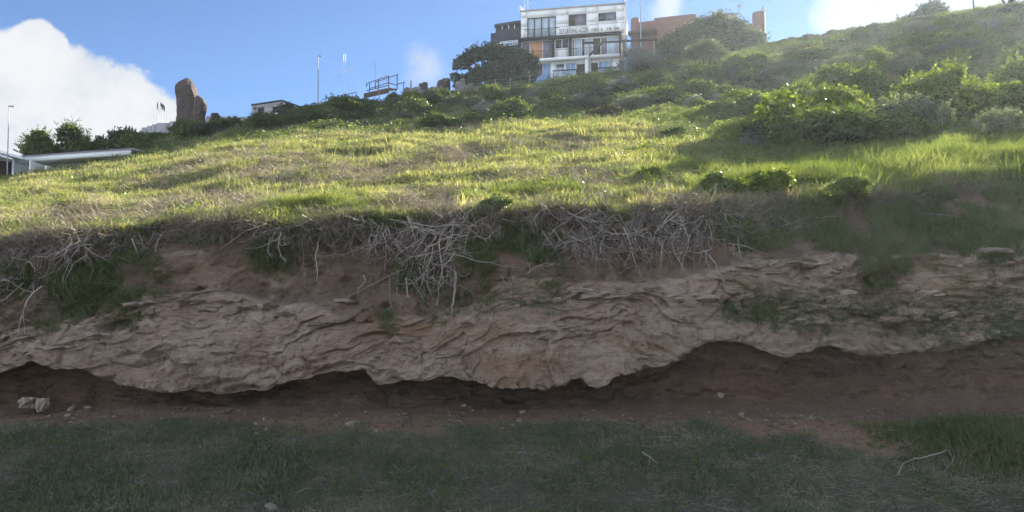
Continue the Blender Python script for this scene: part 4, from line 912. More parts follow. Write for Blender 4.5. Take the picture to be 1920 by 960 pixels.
# ------------------------------------------------------------------ rocks
def rock_mat(name, a, b):
    t = NT(name); f = t.noise(4, 6, 0.65, obj=True); g = t.noise(26, 5, 0.7, obj=True)
    return t.pbr(t.ramp(t.math('ADD', t.math('MULTIPLY', f, 0.5), t.math('MULTIPLY', g, 0.5)), [(0.32, a), (0.68, b)]), 0.9, t.bump(t.math('ADD', f, g), 0.7, 0.03), spec=0.15)
M_SLAB = rock_mat('pale_sandstone', (0.20, 0.155, 0.12), (0.47, 0.40, 0.33))
M_BOULDER = rock_mat('brown_granite', (0.045, 0.036, 0.034), (0.145, 0.115, 0.10))
M_GREYROCK = rock_mat('grey_stone', (0.15, 0.14, 0.135), (0.34, 0.325, 0.31))
def rock_mesh(name, seed, flat=0.35, rough=0.3, sub=3, mat=None):
    bm = bmesh.new(); bmesh.ops.create_icosphere(bm, subdivisions=sub, radius=0.5)
    v = np.array([list(q.co) for q in bm.verts]); d = unit(v)
    k = 1 + rough * fbm(d[:, 0] * 1.7 + seed, d[:, 1] * 1.7, d[:, 2] * 1.7, seed, 3) + 0.08 * fbm(d[:, 0] * 6, d[:, 1] * 6, d[:, 2] * 6, seed + 3, 2)
    v = v * k[:, None]; v[:, 2] = np.clip(v[:, 2], -0.34, 0.30 + 0.05 * vnoise(d[:, 0] * 3, d[:, 1] * 3, 0, seed)); v[:, 2] *= flat * 2
    for q, c in zip(bm.verts, v): q.co = c
    me = bpy.data.meshes.new(name); bm.to_mesh(me); bm.free(); me.materials.append(mat or M_SLAB); return me
SLABS = [rock_mesh('rock_slab', 40 + i, 0.22 + 0.05 * (i % 3), 0.42) for i in range(6)]
STONES = [rock_mesh('stone', 60 + i, 0.5, 0.35, 2) for i in range(4)]
rr = random.Random(4)
for px, py, w, h in [(1545, 485, 60, 22), (1490, 497, 70, 14), (1415, 502, 60, 16), (1460, 510, 40, 12), (1575, 500, 30, 12), (1588, 548, 36, 22), (1560, 508, 26, 10), (1475, 548, 30, 12), (1740, 548, 40, 22), (1735, 480, 40, 9), (1780, 483, 40, 12), (1870, 474, 54, 14), (1880, 495, 36, 14),
                     (1915, 482, 26, 14), (1120, 552, 60, 22), (1160, 558, 40, 16), (1095, 540, 50, 16), (1255, 548, 34, 18), (1270, 556, 22, 12), (1205, 545, 50, 12), (180, 628, 44, 20), (250, 578, 34, 12), (300, 562, 56, 11), (350, 560, 36, 9), (390, 578, 50, 13), (420, 570, 40, 12), (450, 574, 30, 8), (245, 590, 22, 9), (372, 565, 30, 8),
                     (645, 560, 36, 12), (655, 568, 24, 6), (505, 575, 20, 7), (530, 592, 30, 7), (880, 610, 34, 7), (1060, 612, 30, 10), (1015, 635, 22, 12), (1330, 560, 40, 16), (1390, 560, 26, 12), (1275, 590, 12, 10), (1780, 590, 30, 22), (1830, 632, 28, 18), (1500, 600, 30, 12), (60, 625, 60, 16), (110, 650, 60, 18), (600, 612, 40, 10), (760, 640, 50, 14), (840, 668, 50, 14), (1200, 672, 40, 12)]:
    p = on_bank(px, py); o = link('rock_slab', rr.choice(SLABS), CLIFF)
    o.location = p + Vector((0, 0.07, 0)); o.scale = (w / FPX * p.y * 1.1, 0.26 + 0.1 * rr.random(), h / FPX * p.y * 1.7)
    o.rotation_euler = (rr.gauss(-0.15, 0.12), rr.gauss(-0.05, 0.1), rr.gauss(0, 0.2))
for k in range(70):
    px = rr.uniform(0, 1920); a = np.interp(px, [q[0] for q in RTOP], [q[1] for q in RTOP]); b = np.interp(px, [q[0] for q in OVER], [q[1] for q in OVER])
    py = a + (b - a) * rr.random() ** 1.6 * 0.9; p = on_bank(px, py); s = rr.uniform(0.04, 0.10)
    o = link('stone', rr.choice(STONES), CLIFF); o.location = p + Vector((0, 0.01, 0)); o.scale = (s * 1.3, s, s * 0.8); o.rotation_euler = (rr.gauss(0, 0.4), rr.gauss(0, 0.3), rr.uniform(0, 6.28))
def loose_rock(px, py, w, h, label, flat=0.6, seed=1):
    Y = 10.0; q = P(px, py, Y); d = pdir(px, py)
    for _ in range(6):
        Y = min(10.2, (CAMZ - float(gz(np.array([q.x]), np.array([q.y]))[0])) / (-d.z / d.y)); q = P(px, py, Y)
    o = link('loose_rock', rock_mesh('loose_rock', seed, flat, 0.5, 3)); o['label'] = label; o['category'] = 'rock'
    W, H = w / FPX * Y, h / FPX * Y; o.scale = (W, W * 0.8, H / (flat * 1.3)); o.location = q + Vector((0, 0, H * 0.12)); o.rotation_euler = (0.1, 0.15, seed)
loose_rock(54, 757, 32, 20, 'pale fallen rock at the foot of the bank, largest of the loose rocks', 0.6, 71)
loose_rock(77, 762, 22, 24, 'small grey rock leaning beside the largest fallen rock', 0.6, 72)
loose_rock(662, 798, 26, 12, 'small whitish crumbled stone on the soil edge under the overhang', 0.4, 73)
loose_rock(1352, 742, 12, 8, 'pebble on the bare soil below the stepped ledge', 0.5, 74)
loose_rock(508, 955, 26, 12, 'reddish stone half sunk in the turf at the lower picture edge', 0.4, 75)
loose_rock(1134, 828, 9, 7, 'white pebble in the turf in front of the soil strip', 0.5, 76)

# ------------------------------------------------------------------ building helpers
def boxes(name, lst, mat, parent=None, bevel=0.0):
    """one mesh of boxes (x0,y0,z0,x1,y1,z1) in the parent's frame"""
    V, F = [], []
    for a in lst:
        x0, y0, z0, x1, y1, z1 = a; b = len(V)
        V += [(x0, y0, z0), (x1, y0, z0), (x1, y1, z0), (x0, y1, z0), (x0, y0, z1), (x1, y0, z1), (x1, y1, z1), (x0, y1, z1)]
        F += [(b, b + 3, b + 2, b + 1), (b + 4, b + 5, b + 6, b + 7), (b, b + 1, b + 5, b + 4), (b + 1, b + 2, b + 6, b + 5), (b + 2, b + 3, b + 7, b + 6), (b + 3, b, b + 4, b + 7)]
    return link(name, mesh_np(name, np.array(V), np.array(F), [mat]), parent)
def bar(name, p, q, r, mat, parent=None, seg=6, taper=1.0):
    """a round bar between two points in the parent's frame"""
    V, F = tube([p, (Vector(p) + Vector(q)) / 2, q], [r, r * (1 + taper) / 2, r * taper], seg); n = len(V)
    me = bpy.data.meshes.new(name); me.from_pydata([tuple(v) for v in V], [], [tuple(f) for f in F] + [tuple(range(seg))[::-1], tuple(range(n - seg, n))]); me.materials.append(mat)
    return link(name, me, parent)
M_WHITE = plain('white_painted_render', (0.82, 0.82, 0.81), 0.8, 0.03, 1.2)
M_TRIM = plain('white_window_frame', (0.78, 0.78, 0.77), 0.5, 0.03)
M_DARKTRIM = plain('black_stained_timber', (0.022, 0.022, 0.028), 0.6, 0.2)
M_GLASS = plain('dark_window_glass', (0.030, 0.040, 0.058), 0.06, 0.2, 0.8, spec=0.6)
M_CURT = plain('pale_curtain_behind_glass', (0.42, 0.50, 0.58), 0.25, 0.22, 6.0, spec=0.5)
M_CURTB = plain('blue_curtain_behind_glass', (0.22, 0.36, 0.58), 0.25, 0.25, 6.0, spec=0.5)
M_BLIND = plain('mauve_blind_behind_glass', (0.16, 0.15, 0.20), 0.2, 0.2, 4.0, spec=0.5)
M_ORANGE = plain('orange_curtain', (0.48, 0.25, 0.12), 0.6, 0.15, 5.0)
M_BROWN = plain('dark_brown_recess', (0.055, 0.040, 0.034), 0.8, 0.2)
M_SLATE = plain('dark_slate_cladding', (0.045, 0.050, 0.066), 0.7, 0.2)
M_RED = plain('terracotta_plaster', (0.165, 0.080, 0.064), 0.85, 0.16, 1.0, bump=0.3)
M_STEEL = plain('galvanised_steel', (0.32, 0.33, 0.35), 0.45, 0.1, metal=0.7)
M_DSTEEL = plain('dark_painted_steel', (0.06, 0.065, 0.075), 0.5, 0.1, metal=0.3)
M_TIMBER = plain('dark_brown_timber', (0.075, 0.050, 0.038), 0.75, 0.25, 5)
M_TIMBER2 = plain('pale_weathered_timber', (0.30, 0.24, 0.18), 0.8, 0.2, 5)
M_REDDECK = plain('red_brown_deck_board', (0.15, 0.062, 0.048), 0.75, 0.25, 5)
M_INK = plain('black_lettering', (0.012, 0.012, 0.016), 0.7, 0.1)
M_GREYW = plain('grey_rendered_wall', (0.36, 0.35, 0.36), 0.85, 0.08, 1.5, bump=0.2)
M_FASCIA = plain('white_fascia', (0.84, 0.84, 0.84), 0.6, 0.03)

class Face:
    """a building front: picture points -> metres along (u) and up (v) the front"""
    def __init__(s, pa, Ya, pb, Yb):
        s.o = P(*pa, Ya); b = P(pb[0], pb[1], Yb); d = Vector((b.x - s.o.x, b.y - s.o.y, 0)); s.W = d.length; s.e = d.normalized(); s.n = Vector((-s.e.y, s.e.x, 0)); s.rz = math.atan2(s.e.y, s.e.x)
    def uv(s, px, py):
        d = pdir(px, py); c = Vector((0, 0, CAMZ)); t = (s.o - c).dot(s.n) / d.dot(s.n); q = c + d * t - s.o; return q.dot(s.e), q.z
    def rect(s, x0, y0, x1, y1):
        ym = (y0 + y1) / 2; xm = (x0 + x1) / 2; return s.uv(x0, ym)[0], s.uv(xm, y1)[1], s.uv(x1, ym)[0], s.uv(xm, y0)[1]
    def root(s, name, label, cat): return empty(name, s.o, s.rz, label, cat)
def holed(name, u0, v0, u1, v1, holes, y0, y1, mat, parent):
    us = sorted({u0, u1} | {c for h in holes for c in (h[0], h[2]) if u0 < c < u1}); vs = sorted({v0, v1} | {c for h in holes for c in (h[1], h[3]) if v0 < c < v1}); L = []
    for a, b in zip(us, us[1:]):
        for c, d in zip(vs, vs[1:]):
            if any(h[0] <= (a + b) / 2 <= h[2] and h[1] <= (c + d) / 2 <= h[3] for h in holes): continue
            L.append((a, y0, c, b, y1, d))
    return boxes(name, L, mat, parent)
def window(parent, r, panes, frame, y=0.10, t=0.06, mid=None):
    """r = (u0,v0,u1,v1); panes = [(fraction end, material)]; a framed window set into the wall"""
    u0, v0, u1, v1 = r; L = [(u0, y, v0, u0 + t, y + 0.07, v1), (u1 - t, y, v0, u1, y + 0.07, v1), (u0 + t, y, v0, u1 - t, y + 0.07, v0 + t), (u0 + t, y, v1 - t, u1 - t, y + 0.07, v1)]
    a = u0 + t; cuts = []
    for f, m in panes:
        b = u0 + (u1 - u0) * f if f < 1 else u1 - t; cuts.append((a, b, m))
        if f < 1: L.append((b - t / 2, y, v0 + t, b + t / 2, y + 0.07, v1 - t))
        a = b
    w = boxes('window', L, frame, parent)
    for a, b, m in cuts: boxes('pane', [(a, y + 0.03, v0 + t, b, y + 0.045, v1 - t)], m, w)
    return w
def words(text, face, parent, x0, y0, x1, y1, cap_px, name='lettering'):
    cu = bpy.data.curves.new(name, 'FONT'); cu.body = text; cu.extrude = 0.004; cu.resolution_u = 2; cu.offset = 0.0
    tmp = bpy.data.objects.new(name, cu); COL.objects.link(tmp); dg = bpy.context.evaluated_depsgraph_get()
    me = bpy.data.meshes.new_from_object(tmp.evaluated_get(dg)); bpy.data.objects.remove(tmp)
    V = np.array([list(v.co) for v in me.vertices]); a = face.uv(x0, y0); b = face.uv(x1, y1); lo, hi = V.min(0), V.max(0); H = cap_px / FPX * face.o.y
    for v in me.vertices:
        fx = (v.co.x - lo[0]) / (hi[0] - lo[0]); fy = (v.co.y - 0.0) / (hi[1] - 0.0)
        v.co = (a[0] + (b[0] - a[0]) * fx, -0.034 - v.co.z, a[1] + (b[1] - a[1]) * fx + fy * H)
    me.materials.append(M_INK); me.flip_normals(); return link(name, me, parent)

# ------------------------------------------------------------------ the white guest house
HF = Face((977, 165), 78.5, (1172, 165), 76.4); E = HF.root('guest_house', 'white three-storey guest house with painted lettering on its top wall', 'house')
uL, uR = 0.0, HF.W; vT = HF.uv(1075, 15)[1]; vM = HF.uv(1075, 65.5)[1]; vS0 = HF.uv(1075, 71)[1]; vS1 = HF.uv(1080, 106)[1]; vS2 = HF.uv(1080, 113)[1]; DEP = 8.0
top = [HF.rect(988.5, 32, 1042.5, 70), HF.rect(1066, 26.5, 1099.7, 48.7), HF.rect(1122, 23.2, 1155.3, 39.5)]
# the top storey leans out a little over the lower two
w_ = holed('wall', uL, vM, uR, vT, top, -0.02, 0.23, M_WHITE, E)
boxes('end_wall', [(uR - 0.25, 0.232, vM, uR, DEP, vT), (uL, 0.232, vM, uL + 0.25, DEP, vT), (uL + 0.252, DEP - 0.25, vM, uR - 0.252, DEP, vT)], M_WHITE, E)
boxes('roof', [(uL - 0.10, -0.10, vT + 0.002, uR + 0.10, DEP + 0.1, vT + 0.16)], M_GREYW, E)
boxes('floor_slab', [(uL + 0.01, 0.30, vM - 0.20, uR - 0.01, DEP - 0.3, vM - 0.003)], M_WHITE, E)
window(E, top[0], [(0.25, M_CURT), (0.5, M_CURT), (0.75, M_CURT), (1, M_CURT)], M_DSTEEL, t=0.09)
window(E, top[1], [(0.36, M_BROWN), (1, M_BLIND)], M_DSTEEL, t=0.05)
window(E, top[2], [(0.36, M_GLASS), (1, M_BLIND)], M_DSTEEL, t=0.05)
for r in top[1:]: boxes('sill', [(r[0] - 0.08, -0.08, r[1] - 0.09, r[2] + 0.08, -0.022, r[1])], M_TRIM, E)
boxes('railing', [(top[0][0] - 0.25, -0.20, top[0][1] + 0.85, top[0][2] + 0.35, -0.16, top[0][1] + 0.90)] + [(top[0][0] - 0.25 + k * 0.9, -0.195, top[0][1] - 0.05, top[0][0] - 0.22 + k * 0.9, -0.165, top[0][1] + 0.85) for k in range(4)], M_DSTEEL, E)
words('SELF CATERING ACCOM.', HF, E, 1048.8, 63.4, 1103.8, 60.2, 8.8)
words('082 5  28  08', HF, E, 1108.5, 58.8, 1161.5, 55.6, 5.6)
boxes('beam', [(uL - 0.25, -0.22, vS0, uR - 0.3, 0.10, vM - 0.004)], M_DARKTRIM, E)
mid = [HF.rect(977.5, 75.5, 1033.5, 111), HF.rect(1039.8, 72, 1066.2, 90.5), HF.rect(1072, 69.5, 1160, 104.5)]
holed('wall', uL - 0.2, vS2, uR - 0.35, vS0 - 0.003, mid, 0.12, 0.34, M_WHITE, E)
for x in (974.6, 1036.4, 1069.2, 1163):
    u = HF.uv(x, 90)[0]; boxes('post', [(u - 0.16, -0.16, vS2 + 0.25, u + 0.16, 0.118, vS0 - 0.002)], M_DARKTRIM, E)
window(E, mid[0], [(0.28, M_BLIND), (0.71, M_ORANGE), (1, M_BLIND)], M_TRIM, y=0.2)
window(E, mid[1], [(0.5, M_GLASS), (1, M_GLASS)], M_TRIM, y=0.2, t=0.08)
window(E, mid[2], [(0.05, M_GLASS), (0.21, M_CURT), (0.28, M_GLASS), (0.45, M_CURT), (0.62, M_BROWN), (0.76, M_BLIND), (1, M_CURT)], M_TRIM, y=0.2, t=0.07)
u0, _ = HF.uv(985, 98); u1, _ = HF.uv(1120, 95); rv = HF.uv(1050, 95.5)[1]
boxes('railing', [(u0, -0.42, rv, u1, -0.38, rv + 0.05)] + [(u0 + k * 0.5, -0.415, vS2 + 0.2, u0 + k * 0.5 + 0.03, -0.385, rv) for k in range(int((u1 - u0) / 0.5))], M_DSTEEL, E)
boxes('balcony_slab', [(uL - 0.2, -0.5, vS2, uR - 0.3, 0.118, vS1 - 0.12)], M_WHITE, E)
lo_ = [HF.rect(1003, 118, 1032.5, 149), HF.rect(1041, 117.5, 1059, 158), HF.rect(1060, 116.5, 1079.5, 158), HF.rect(1080.5, 119, 1096.5, 156), HF.rect(1108, 117, 1121, 152), HF.rect(1122, 113, 1149, 150)]
holed('wall', uL - 0.2, -1.5, uR - 0.35, vS2 - 0.003, lo_, 0.12, 0.34, M_WHITE, E)
window(E, lo_[0], [(0.48, M_GLASS), (1, M_CURTB)], M_TRIM, y=0.2); window(E, lo_[1], [(1, M_CURT)], M_TRIM, y=0.2, t=0.09); window(E, lo_[2], [(0.5, M_CURTB), (1, M_CURTB)], M_TRIM, y=0.2)
window(E, lo_[5], [(0.33, M_CURTB), (0.66, M_CURTB), (1, M_CURT)], M_TRIM, y=0.2)
for r in lo_[3:5]: boxes('dark_opening', [(r[0], 0.30, r[1], r[2], 0.335, r[3])], M_BROWN, E)  # dark brown panels stand in for the shade inside two openings
boxes('transom', [(lo_[1][0] + 0.1, 0.19, lo_[1][3] - 0.42, lo_[1][2] - 0.1, 0.225, lo_[1][3] - 0.1)], M_GLASS, E)
boxes('pier', [(HF.uv(1097.5, 130)[0], -0.4, -1.5, HF.uv(1104, 130)[0], 0.118, vS2 - 0.003)], M_WHITE, E)
rv = HF.uv(1060, 136.5)[1]
boxes('railing', [(HF.uv(1038, 136)[0], -0.75, rv, HF.uv(1082, 136)[0], -0.68, rv + 0.12), (HF.uv(1121, 132)[0], -0.75, rv, HF.uv(1165, 132)[0], -0.68, rv + 0.12)] + [(HF.uv(x, 136)[0], -0.74, -1.5, HF.uv(x, 136)[0] + 0.07, -0.69, rv) for x in (1039, 1060, 1081, 1122, 1140, 1164)], M_DARKTRIM, E)
boxes('body', [(uL - 0.15, 0.345, -1.5, uR - 0.4, DEP - 0.5, vM - 0.21)], M_BROWN, E)
boxes('low_wall', [(HF.uv(995, 150)[0], -1.6, -1.5, HF.uv(1030, 150)[0], -1.35, HF.uv(1010, 149)[1])], M_CURTB, E)
boxes('flue', [(HF.uv(1047.5, 10)[0], 2.0, vT + 0.16, HF.uv(1051, 10)[0], 2.2, HF.uv(1049, 4)[1]), (HF.uv(1046.5, 10)[0], 1.9, HF.uv(1049, 4)[1], HF.uv(1053, 10)[0], 2.3, HF.uv(1049, 0)[1])], M_DSTEEL, E)
boxes('parapet', [(uL - 0.16, 0.1, vT - 0.1, uL - 0.012, 2.4, HF.uv(977, 9)[1])], M_WHITE, E)
boxes('roof_post', [(HF.uv(1167.5, 5)[0], 0.4, vT + 0.16, HF.uv(1169.5, 5)[0], 0.5, HF.uv(1168, -10)[1])], M_DSTEEL, E)
bar('mast', (HF.uv(981, 10)[0], 1.0, vT + 0.15), (HF.uv(981, 10)[0], 1.0, vT + 2.4), 0.05, M_TRIM, E); bar('mast', (HF.uv(987, 10)[0], 1.0, vT + 0.15), (HF.uv(987, 10)[0], 1.0, vT + 2.2), 0.04, M_TRIM, E)
bar('drainpipe', (uR + 0.12, 0.25, HF.uv(1172, 75)[1]), (uR + 0.12, 0.25, vT + 1.2), 0.09, M_TRIM, E)
boxes('meter_box', [(HF.uv(1166, 70)[0], 0.0, HF.uv(1168, 76)[1], HF.uv(1176, 70)[0], 0.11, HF.uv(1168, 66)[1])], M_GREYW, E)
# slate-clad annex
AF = Face((920, 95), 82.5, (975, 95), 81.5); E = AF.root('slate_annex', 'dark slate-clad building with a sloping roof behind the dark tree', 'house')
r1 = AF.rect(920, 62, 933, 100); r2 = AF.rect(931, 46, 977, 100); b_ = -5.0
boxes('low_wing', [(r1[0], 0, b_, r1[2], 5, r1[3])], M_SLATE, E)
boxes('wall', [(r2[0], -0.3, b_, r2[2], 5, AF.uv(950, 55)[1])], M_SLATE, E)
me = boxes('roof', [(r2[0] - 0.1, -0.5, 0, r2[2], 5.2, 0.5)], M_SLATE, E); zl, zr_ = AF.uv(931, 48)[1], AF.uv(977, 41)[1]
for v in me.data.vertices: v.co.z = (zl if v.co.x < r2[0] + 0.5 else zr_) + (0 if v.co.z > 0.2 else -0.35)
for x in (943, 955, 966): boxes('bracket', [(AF.uv(x, 50)[0], -0.42, AF.uv(x, 57)[1], AF.uv(x + 1.2, 50)[0], -0.31, AF.uv(x, 49)[1])], M_TRIM, E)
q = AF.rect(940, 79, 973, 88); window(E, q, [(0.3, M_CURT), (0.7, M_CURTB), (1, M_CURT)], M_TRIM, y=-0.45)
boxes('balcony_rail', [(q[0] - 0.4, -0.75, q[3] - 0.35, q[2], -0.70, q[3] - 0.28)], M_TRIM, E)
bar('aerial', (AF.uv(924, 60)[0], 1, r1[3]), (AF.uv(924, 60)[0], 1, r1[3] + 0.7), 0.03, M_STEEL, E)
# terracotta building
RF = Face((1180, 85), 96, (1305, 85), 93); E = RF.root('terracotta_house', 'terracotta-walled house with a rounded corner turret behind the white house', 'house')
def cyl(name, u, y, r, z0, z1, mat, parent, dome=0.0, seg=24):
    pts = [(u, y, z0), (u, y, (z0 + z1) / 2), (u, y, z1 - 0.02), (u, y, z1)] + ([(u, y, z1 + dome * 0.6), (u, y, z1 + dome)] if dome else [])
    V, F = tube(pts, [r, r, r, r * 0.985] + ([r * 0.75, r * 0.02] if dome else []), seg); F = list(map(tuple, F))
    me = bpy.data.meshes.new(name); me.from_pydata([tuple(v) for v in V], [], F + [tuple(range(len(V) - seg, len(V)))]); me.materials.append(mat); me.polygons.foreach_set('use_smooth', [abs(p.normal.z) < 0.5 for p in me.polygons]); return link(name, me, parent)
u0, u1 = RF.uv(1182, 50)[0], RF.uv(1198, 50)[0]; cyl('turret', (u0 + u1) / 2, 0.3, (u1 - u0) / 2, -6, RF.uv(1190, 35)[1], M_RED, E, 0.25)
boxes('wall', [(RF.uv(1196, 50)[0], 0.2, -6, RF.uv(1227, 50)[0], 5, RF.uv(1212, 39)[1])], M_RED, E)
me = boxes('wall', [(RF.uv(1227, 50)[0] + 0.004, 0.0, -6, RF.uv(1304, 50)[0], 6, RF.uv(1265, 29)[1])], M_RED, E)
for v in me.data.vertices:
    if v.co.z > 0: v.co.z = RF.uv(1227, 34)[1] if v.co.x < RF.uv(1260, 50)[0] else RF.uv(1304, 25.5)[1]
boxes('balcony', [(RF.uv(1181, 60)[0], -1.2, RF.uv(1200, 68)[1], RF.uv(1232, 60)[0], -0.05, RF.uv(1200, 62)[1])], M_TIMBER, E)
bar('pole', (RF.uv(1206, 50)[0], -1.3, -6), (RF.uv(1204, 50)[0], -1.3, RF.uv(1204, 7)[1]), 0.08, M_STEEL, E)
TF = Face((1395, 95), 95, (1440, 95), 94.5); E = TF.root('red_tower', 'round terracotta tower with a flat domed top at the tree edge', 'tower')
u0, u1 = TF.uv(1412.5, 50)[0], TF.uv(1437, 50)[0]; cyl('tower_wall', (u0 + u1) / 2, 0.8, (u1 - u0) / 2, -6, TF.uv(1425, 20.5)[1], M_RED, E, 0.18)
boxes('link_wall', [(TF.uv(1360, 50)[0], 1.0, -6, u0 + 0.15, 1.4, TF.uv(1400, 40)[1])], M_RED, E)
bar('aerial', ((u0 + u1) / 2 + 0.5, 0.8, TF.uv(1425, 20)[1]), ((u0 + u1) / 2 + 0.5, 0.8, TF.uv(1425, 8)[1]), 0.03, M_DSTEEL, E)
def dish(parent, p, r):
    th = np.arange(14) * 2 * np.pi / 14; V = [(p[0], p[1], p[2])]; 
    for k, (rr_, dd) in enumerate(((0.5, -0.03), (1.0, -0.12))): V += [(p[0] + r * rr_ * math.cos(a), p[1] + dd * 2 * r, p[2] + r * rr_ * math.sin(a)) for a in th]
    F = [(0, 1 + i, 1 + (i + 1) % 14) for i in range(14)] + [(1 + i, 15 + i, 15 + (i + 1) % 14, 1 + (i + 1) % 14) for i in range(14)]
    me = bpy.data.meshes.new('dish'); me.from_pydata(V, [], F); me.materials.append(M_STEEL); o = link('dish', me, parent); o.modifiers.new('thick', 'SOLIDIFY').thickness = 0.03; return o
dish(E, ((u0 + u1) / 2 + 0.62, 0.75, TF.uv(1425, 14)[1]), 0.32)
e = empty('dish_mast', P(1385, 60, 92), 0, 'thin mast with a small round dish above the largest tree', 'antenna')
bar('mast', (0, 0, -4), (0, 0, P(1385, 9, 92).z - e.location.z), 0.05, M_STEEL, e); dish(e, (0.12, -0.06, P(1385, 12, 92).z - e.location.z), 0.24)
e = empty('block_house', P(1360, 60, 96), 0, 'small greenish flat-topped block just showing above the largest tree', 'building')
boxes('wall', [(P(1356, 60, 96).x - e.location.x, 0, -5, P(1381, 60, 96).x - e.location.x, 2, P(1370, 27, 96).z - e.location.z)], M_GREYW, e); boxes('roof', [(P(1355, 60, 96).x - e.location.x, -0.1, P(1370, 27, 96).z - e.location.z + 0.003, P(1382, 60, 96).x - e.location.x, 2.1, P(1370, 25, 96).z - e.location.z)], M_SLATE, e)
# timber frame in front of the house
def at(px, py, Y, e): return P(px, py, Y) - e.location
e = empty('timber_frame', P(1164, 150, 75), 0, 'dark timber pergola frame with slim posts beside the white house', 'pergola'); Yp = 75.0
for x, t in ((1105, 79), (1163, 66), (1226, 74)): a = at(x, t, Yp, e); bar('post', (a.x, a.y, -2.2), a, 0.085, M_TIMBER2 if x != 1163 else M_TIMBER, e)
for a, b in (((1093, 80.5), (1114, 80)), ((1128, 79.5), (1232, 74)), ((1105, 104), (1129, 80))): bar('beam', at(*a, Yp - 0.1, e), at(*b, Yp - 0.1, e), 0.11, M_DARKTRIM, e)
bar('beam', at(1226, 75, Yp, e), at(1232, 75, Yp, e), 0.1, M_DARKTRIM, e)
e = empty('signpost', P(1199, 170, 70), 0, 'short post with a tilted board on top, standing in the shrubs below the pergola', 'signpost')
bar('post', (0, 0, -1.0), at(1199, 126, 70, e), 0.07, M_TIMBER2, e); a, b = at(1188, 131, 70, e), at(1202, 123, 70, e); bar('board', a, b, 0.10, M_TIMBER2, e, 4)
# wire fence along the top of the meadow
e = empty('wire_fence', P(929, 172, 69), 0, 'wire fence on weathered posts running below the house and dark tree', 'fence'); last = None
for x, t, bt, Y in ((770, 152, 186, 66), (785, 168, 186, 66), (822, 166, 186, 67), (873, 159, 182, 68), (929, 148, 178, 68.5), (957, 146, 178, 69), (993, 139, 178, 69), (1060, 134, 178, 69), (1128, 131, 184, 69), (1269, 120, 162, 70), (1334, 119, 156, 70), (1405, 118, 150, 70), (1480, 110, 140, 69)):
    a = at(x, t, Y, e); b = at(x, bt, Y, e); b.z = min(b.z, hz(b.x + e.location.x, Y) - 0.2 - e.location.z); bar('post', b, a, 0.055, M_TIMBER2, e)
    if last is not None and x > 790:
        for f in (0.25, 0.55, 0.9): bar('wire', last[0] + (last[1] - last[0]) * (1 - f), a + (b - a) * (1 - f) * 0.6, 0.008, M_STEEL, e, 3)
    last = (a, a + (b - a) * 0.6)

# ------------------------------------------------------------------ along the ridge
# flat-roofed hut
BF = Face((472, 216), 63, (528, 213), 61.6); E = BF.root('flat_hut', 'white flat-roofed hut, front coloured grey as shade, with two dark openings on the ridge', 'building')
v1 = BF.uv(500, 194)[1]; ho = [BF.rect(482, 202, 495, 214.5), BF.rect(510, 200, 528, 211)]
holed('wall', 0, -1.2, BF.W, v1, ho, 0, 0.2, M_GREYW, E); boxes('side_wall', [(BF.W - 0.2, 0.202, -1.2, BF.W, 4.5, v1), (0, 0.202, -1.2, 0.2, 4.5, v1)], M_WHITE, E)  # shade put into the grey front, sunlight into the white sides
boxes('roof', [(-0.06, -0.06, v1 + 0.002, BF.W + 0.06, 4.6, v1 + 0.12)], M_SLATE, E)
for h in ho: boxes('dark_panel', [(h[0], 0.1, h[1], h[2], 0.16, h[3])], M_SLATE, E)  # dark slate-coloured panels fill both openings
boxes('back_wall', [(0.21, 4.3, -1.2, BF.W - 0.21, 4.5, v1)], M_GREYW, E)
e = empty('round_sign', P(478, 218, 60), 0, 'small round-headed post in front of the flat-roofed hut', 'sign'); a = at(478, 203, 60, e); bar('post', (0, 0, -0.5), a, 0.025, M_DSTEEL, e); bar('disc', a + Vector((0, -0.03, 0)), a + Vector((0, 0.03, 0)), 0.12, M_DSTEEL, e, 12)
# upright boulder pair
def loft(name, Y, rings, depth, mat, seed, parent, origin, seg=11):
    V, F = [], []
    for k, (py, x0, x1) in enumerate(rings):
        a, b = P(x0, py, Y), P(x1, py, Y); c = (a + b) / 2 - origin; rx = (b.x - a.x) / 2
        for i in range(seg):
            t = i * 2 * math.pi / seg; cx, sx = math.cos(t), math.sin(t); ex = 0.75
            V.append((c.x + rx * math.copysign(abs(cx) ** ex, cx), c.y + rx * depth * math.copysign(abs(sx) ** ex, sx), c.z))
    V = np.array(V); n = fbm(V[:, 0] * 1.6, V[:, 1] * 1.6, V[:, 2] * 1.6, seed, 4); V[:, 1] += 0.16 * n; V[:, 0] += 0.07 * fbm(V[:, 0] * 2, V[:, 1] * 2, V[:, 2] * 2, seed + 9, 3)
    m = len(rings); F = [(k * seg + i, k * seg + (i + 1) % seg, (k + 1) * seg + (i + 1) % seg, (k + 1) * seg + i) for k in range(m - 1) for i in range(seg)]
    me = bpy.data.meshes.new(name); me.from_pydata([tuple(v) for v in V], [], F + [tuple(range((m - 1) * seg, m * seg))]); me.materials.append(mat)
    o = link(name, me, parent); return o
def interp_rings(r, n=14):
    ys = [q[0] for q in r]; yy = np.linspace(ys[0], ys[-1], n); return [(y, np.interp(-y, [-a for a in ys], [q[1] for q in r]), np.interp(-y, [-a for a in ys], [q[2] for q in r])) for y in yy]
o0 = P(350, 228, 58); o1 = loft('upright_boulder', 58, interp_rings([(240, 332, 374), (222, 331.5, 373), (200, 332, 371.5), (186, 332.5, 371), (181, 332, 370), (175, 329.5, 369), (166, 329, 366.5), (160, 331, 364.5), (154, 335, 361.5), (150, 341, 358), (147.6, 346, 354)], 13), 0.8, M_BOULDER, 5, None, o0)
o1.location = o0; o1['label'] = 'tall upright brown boulder rising on the ridge against the sky'; o1['category'] = 'boulder'
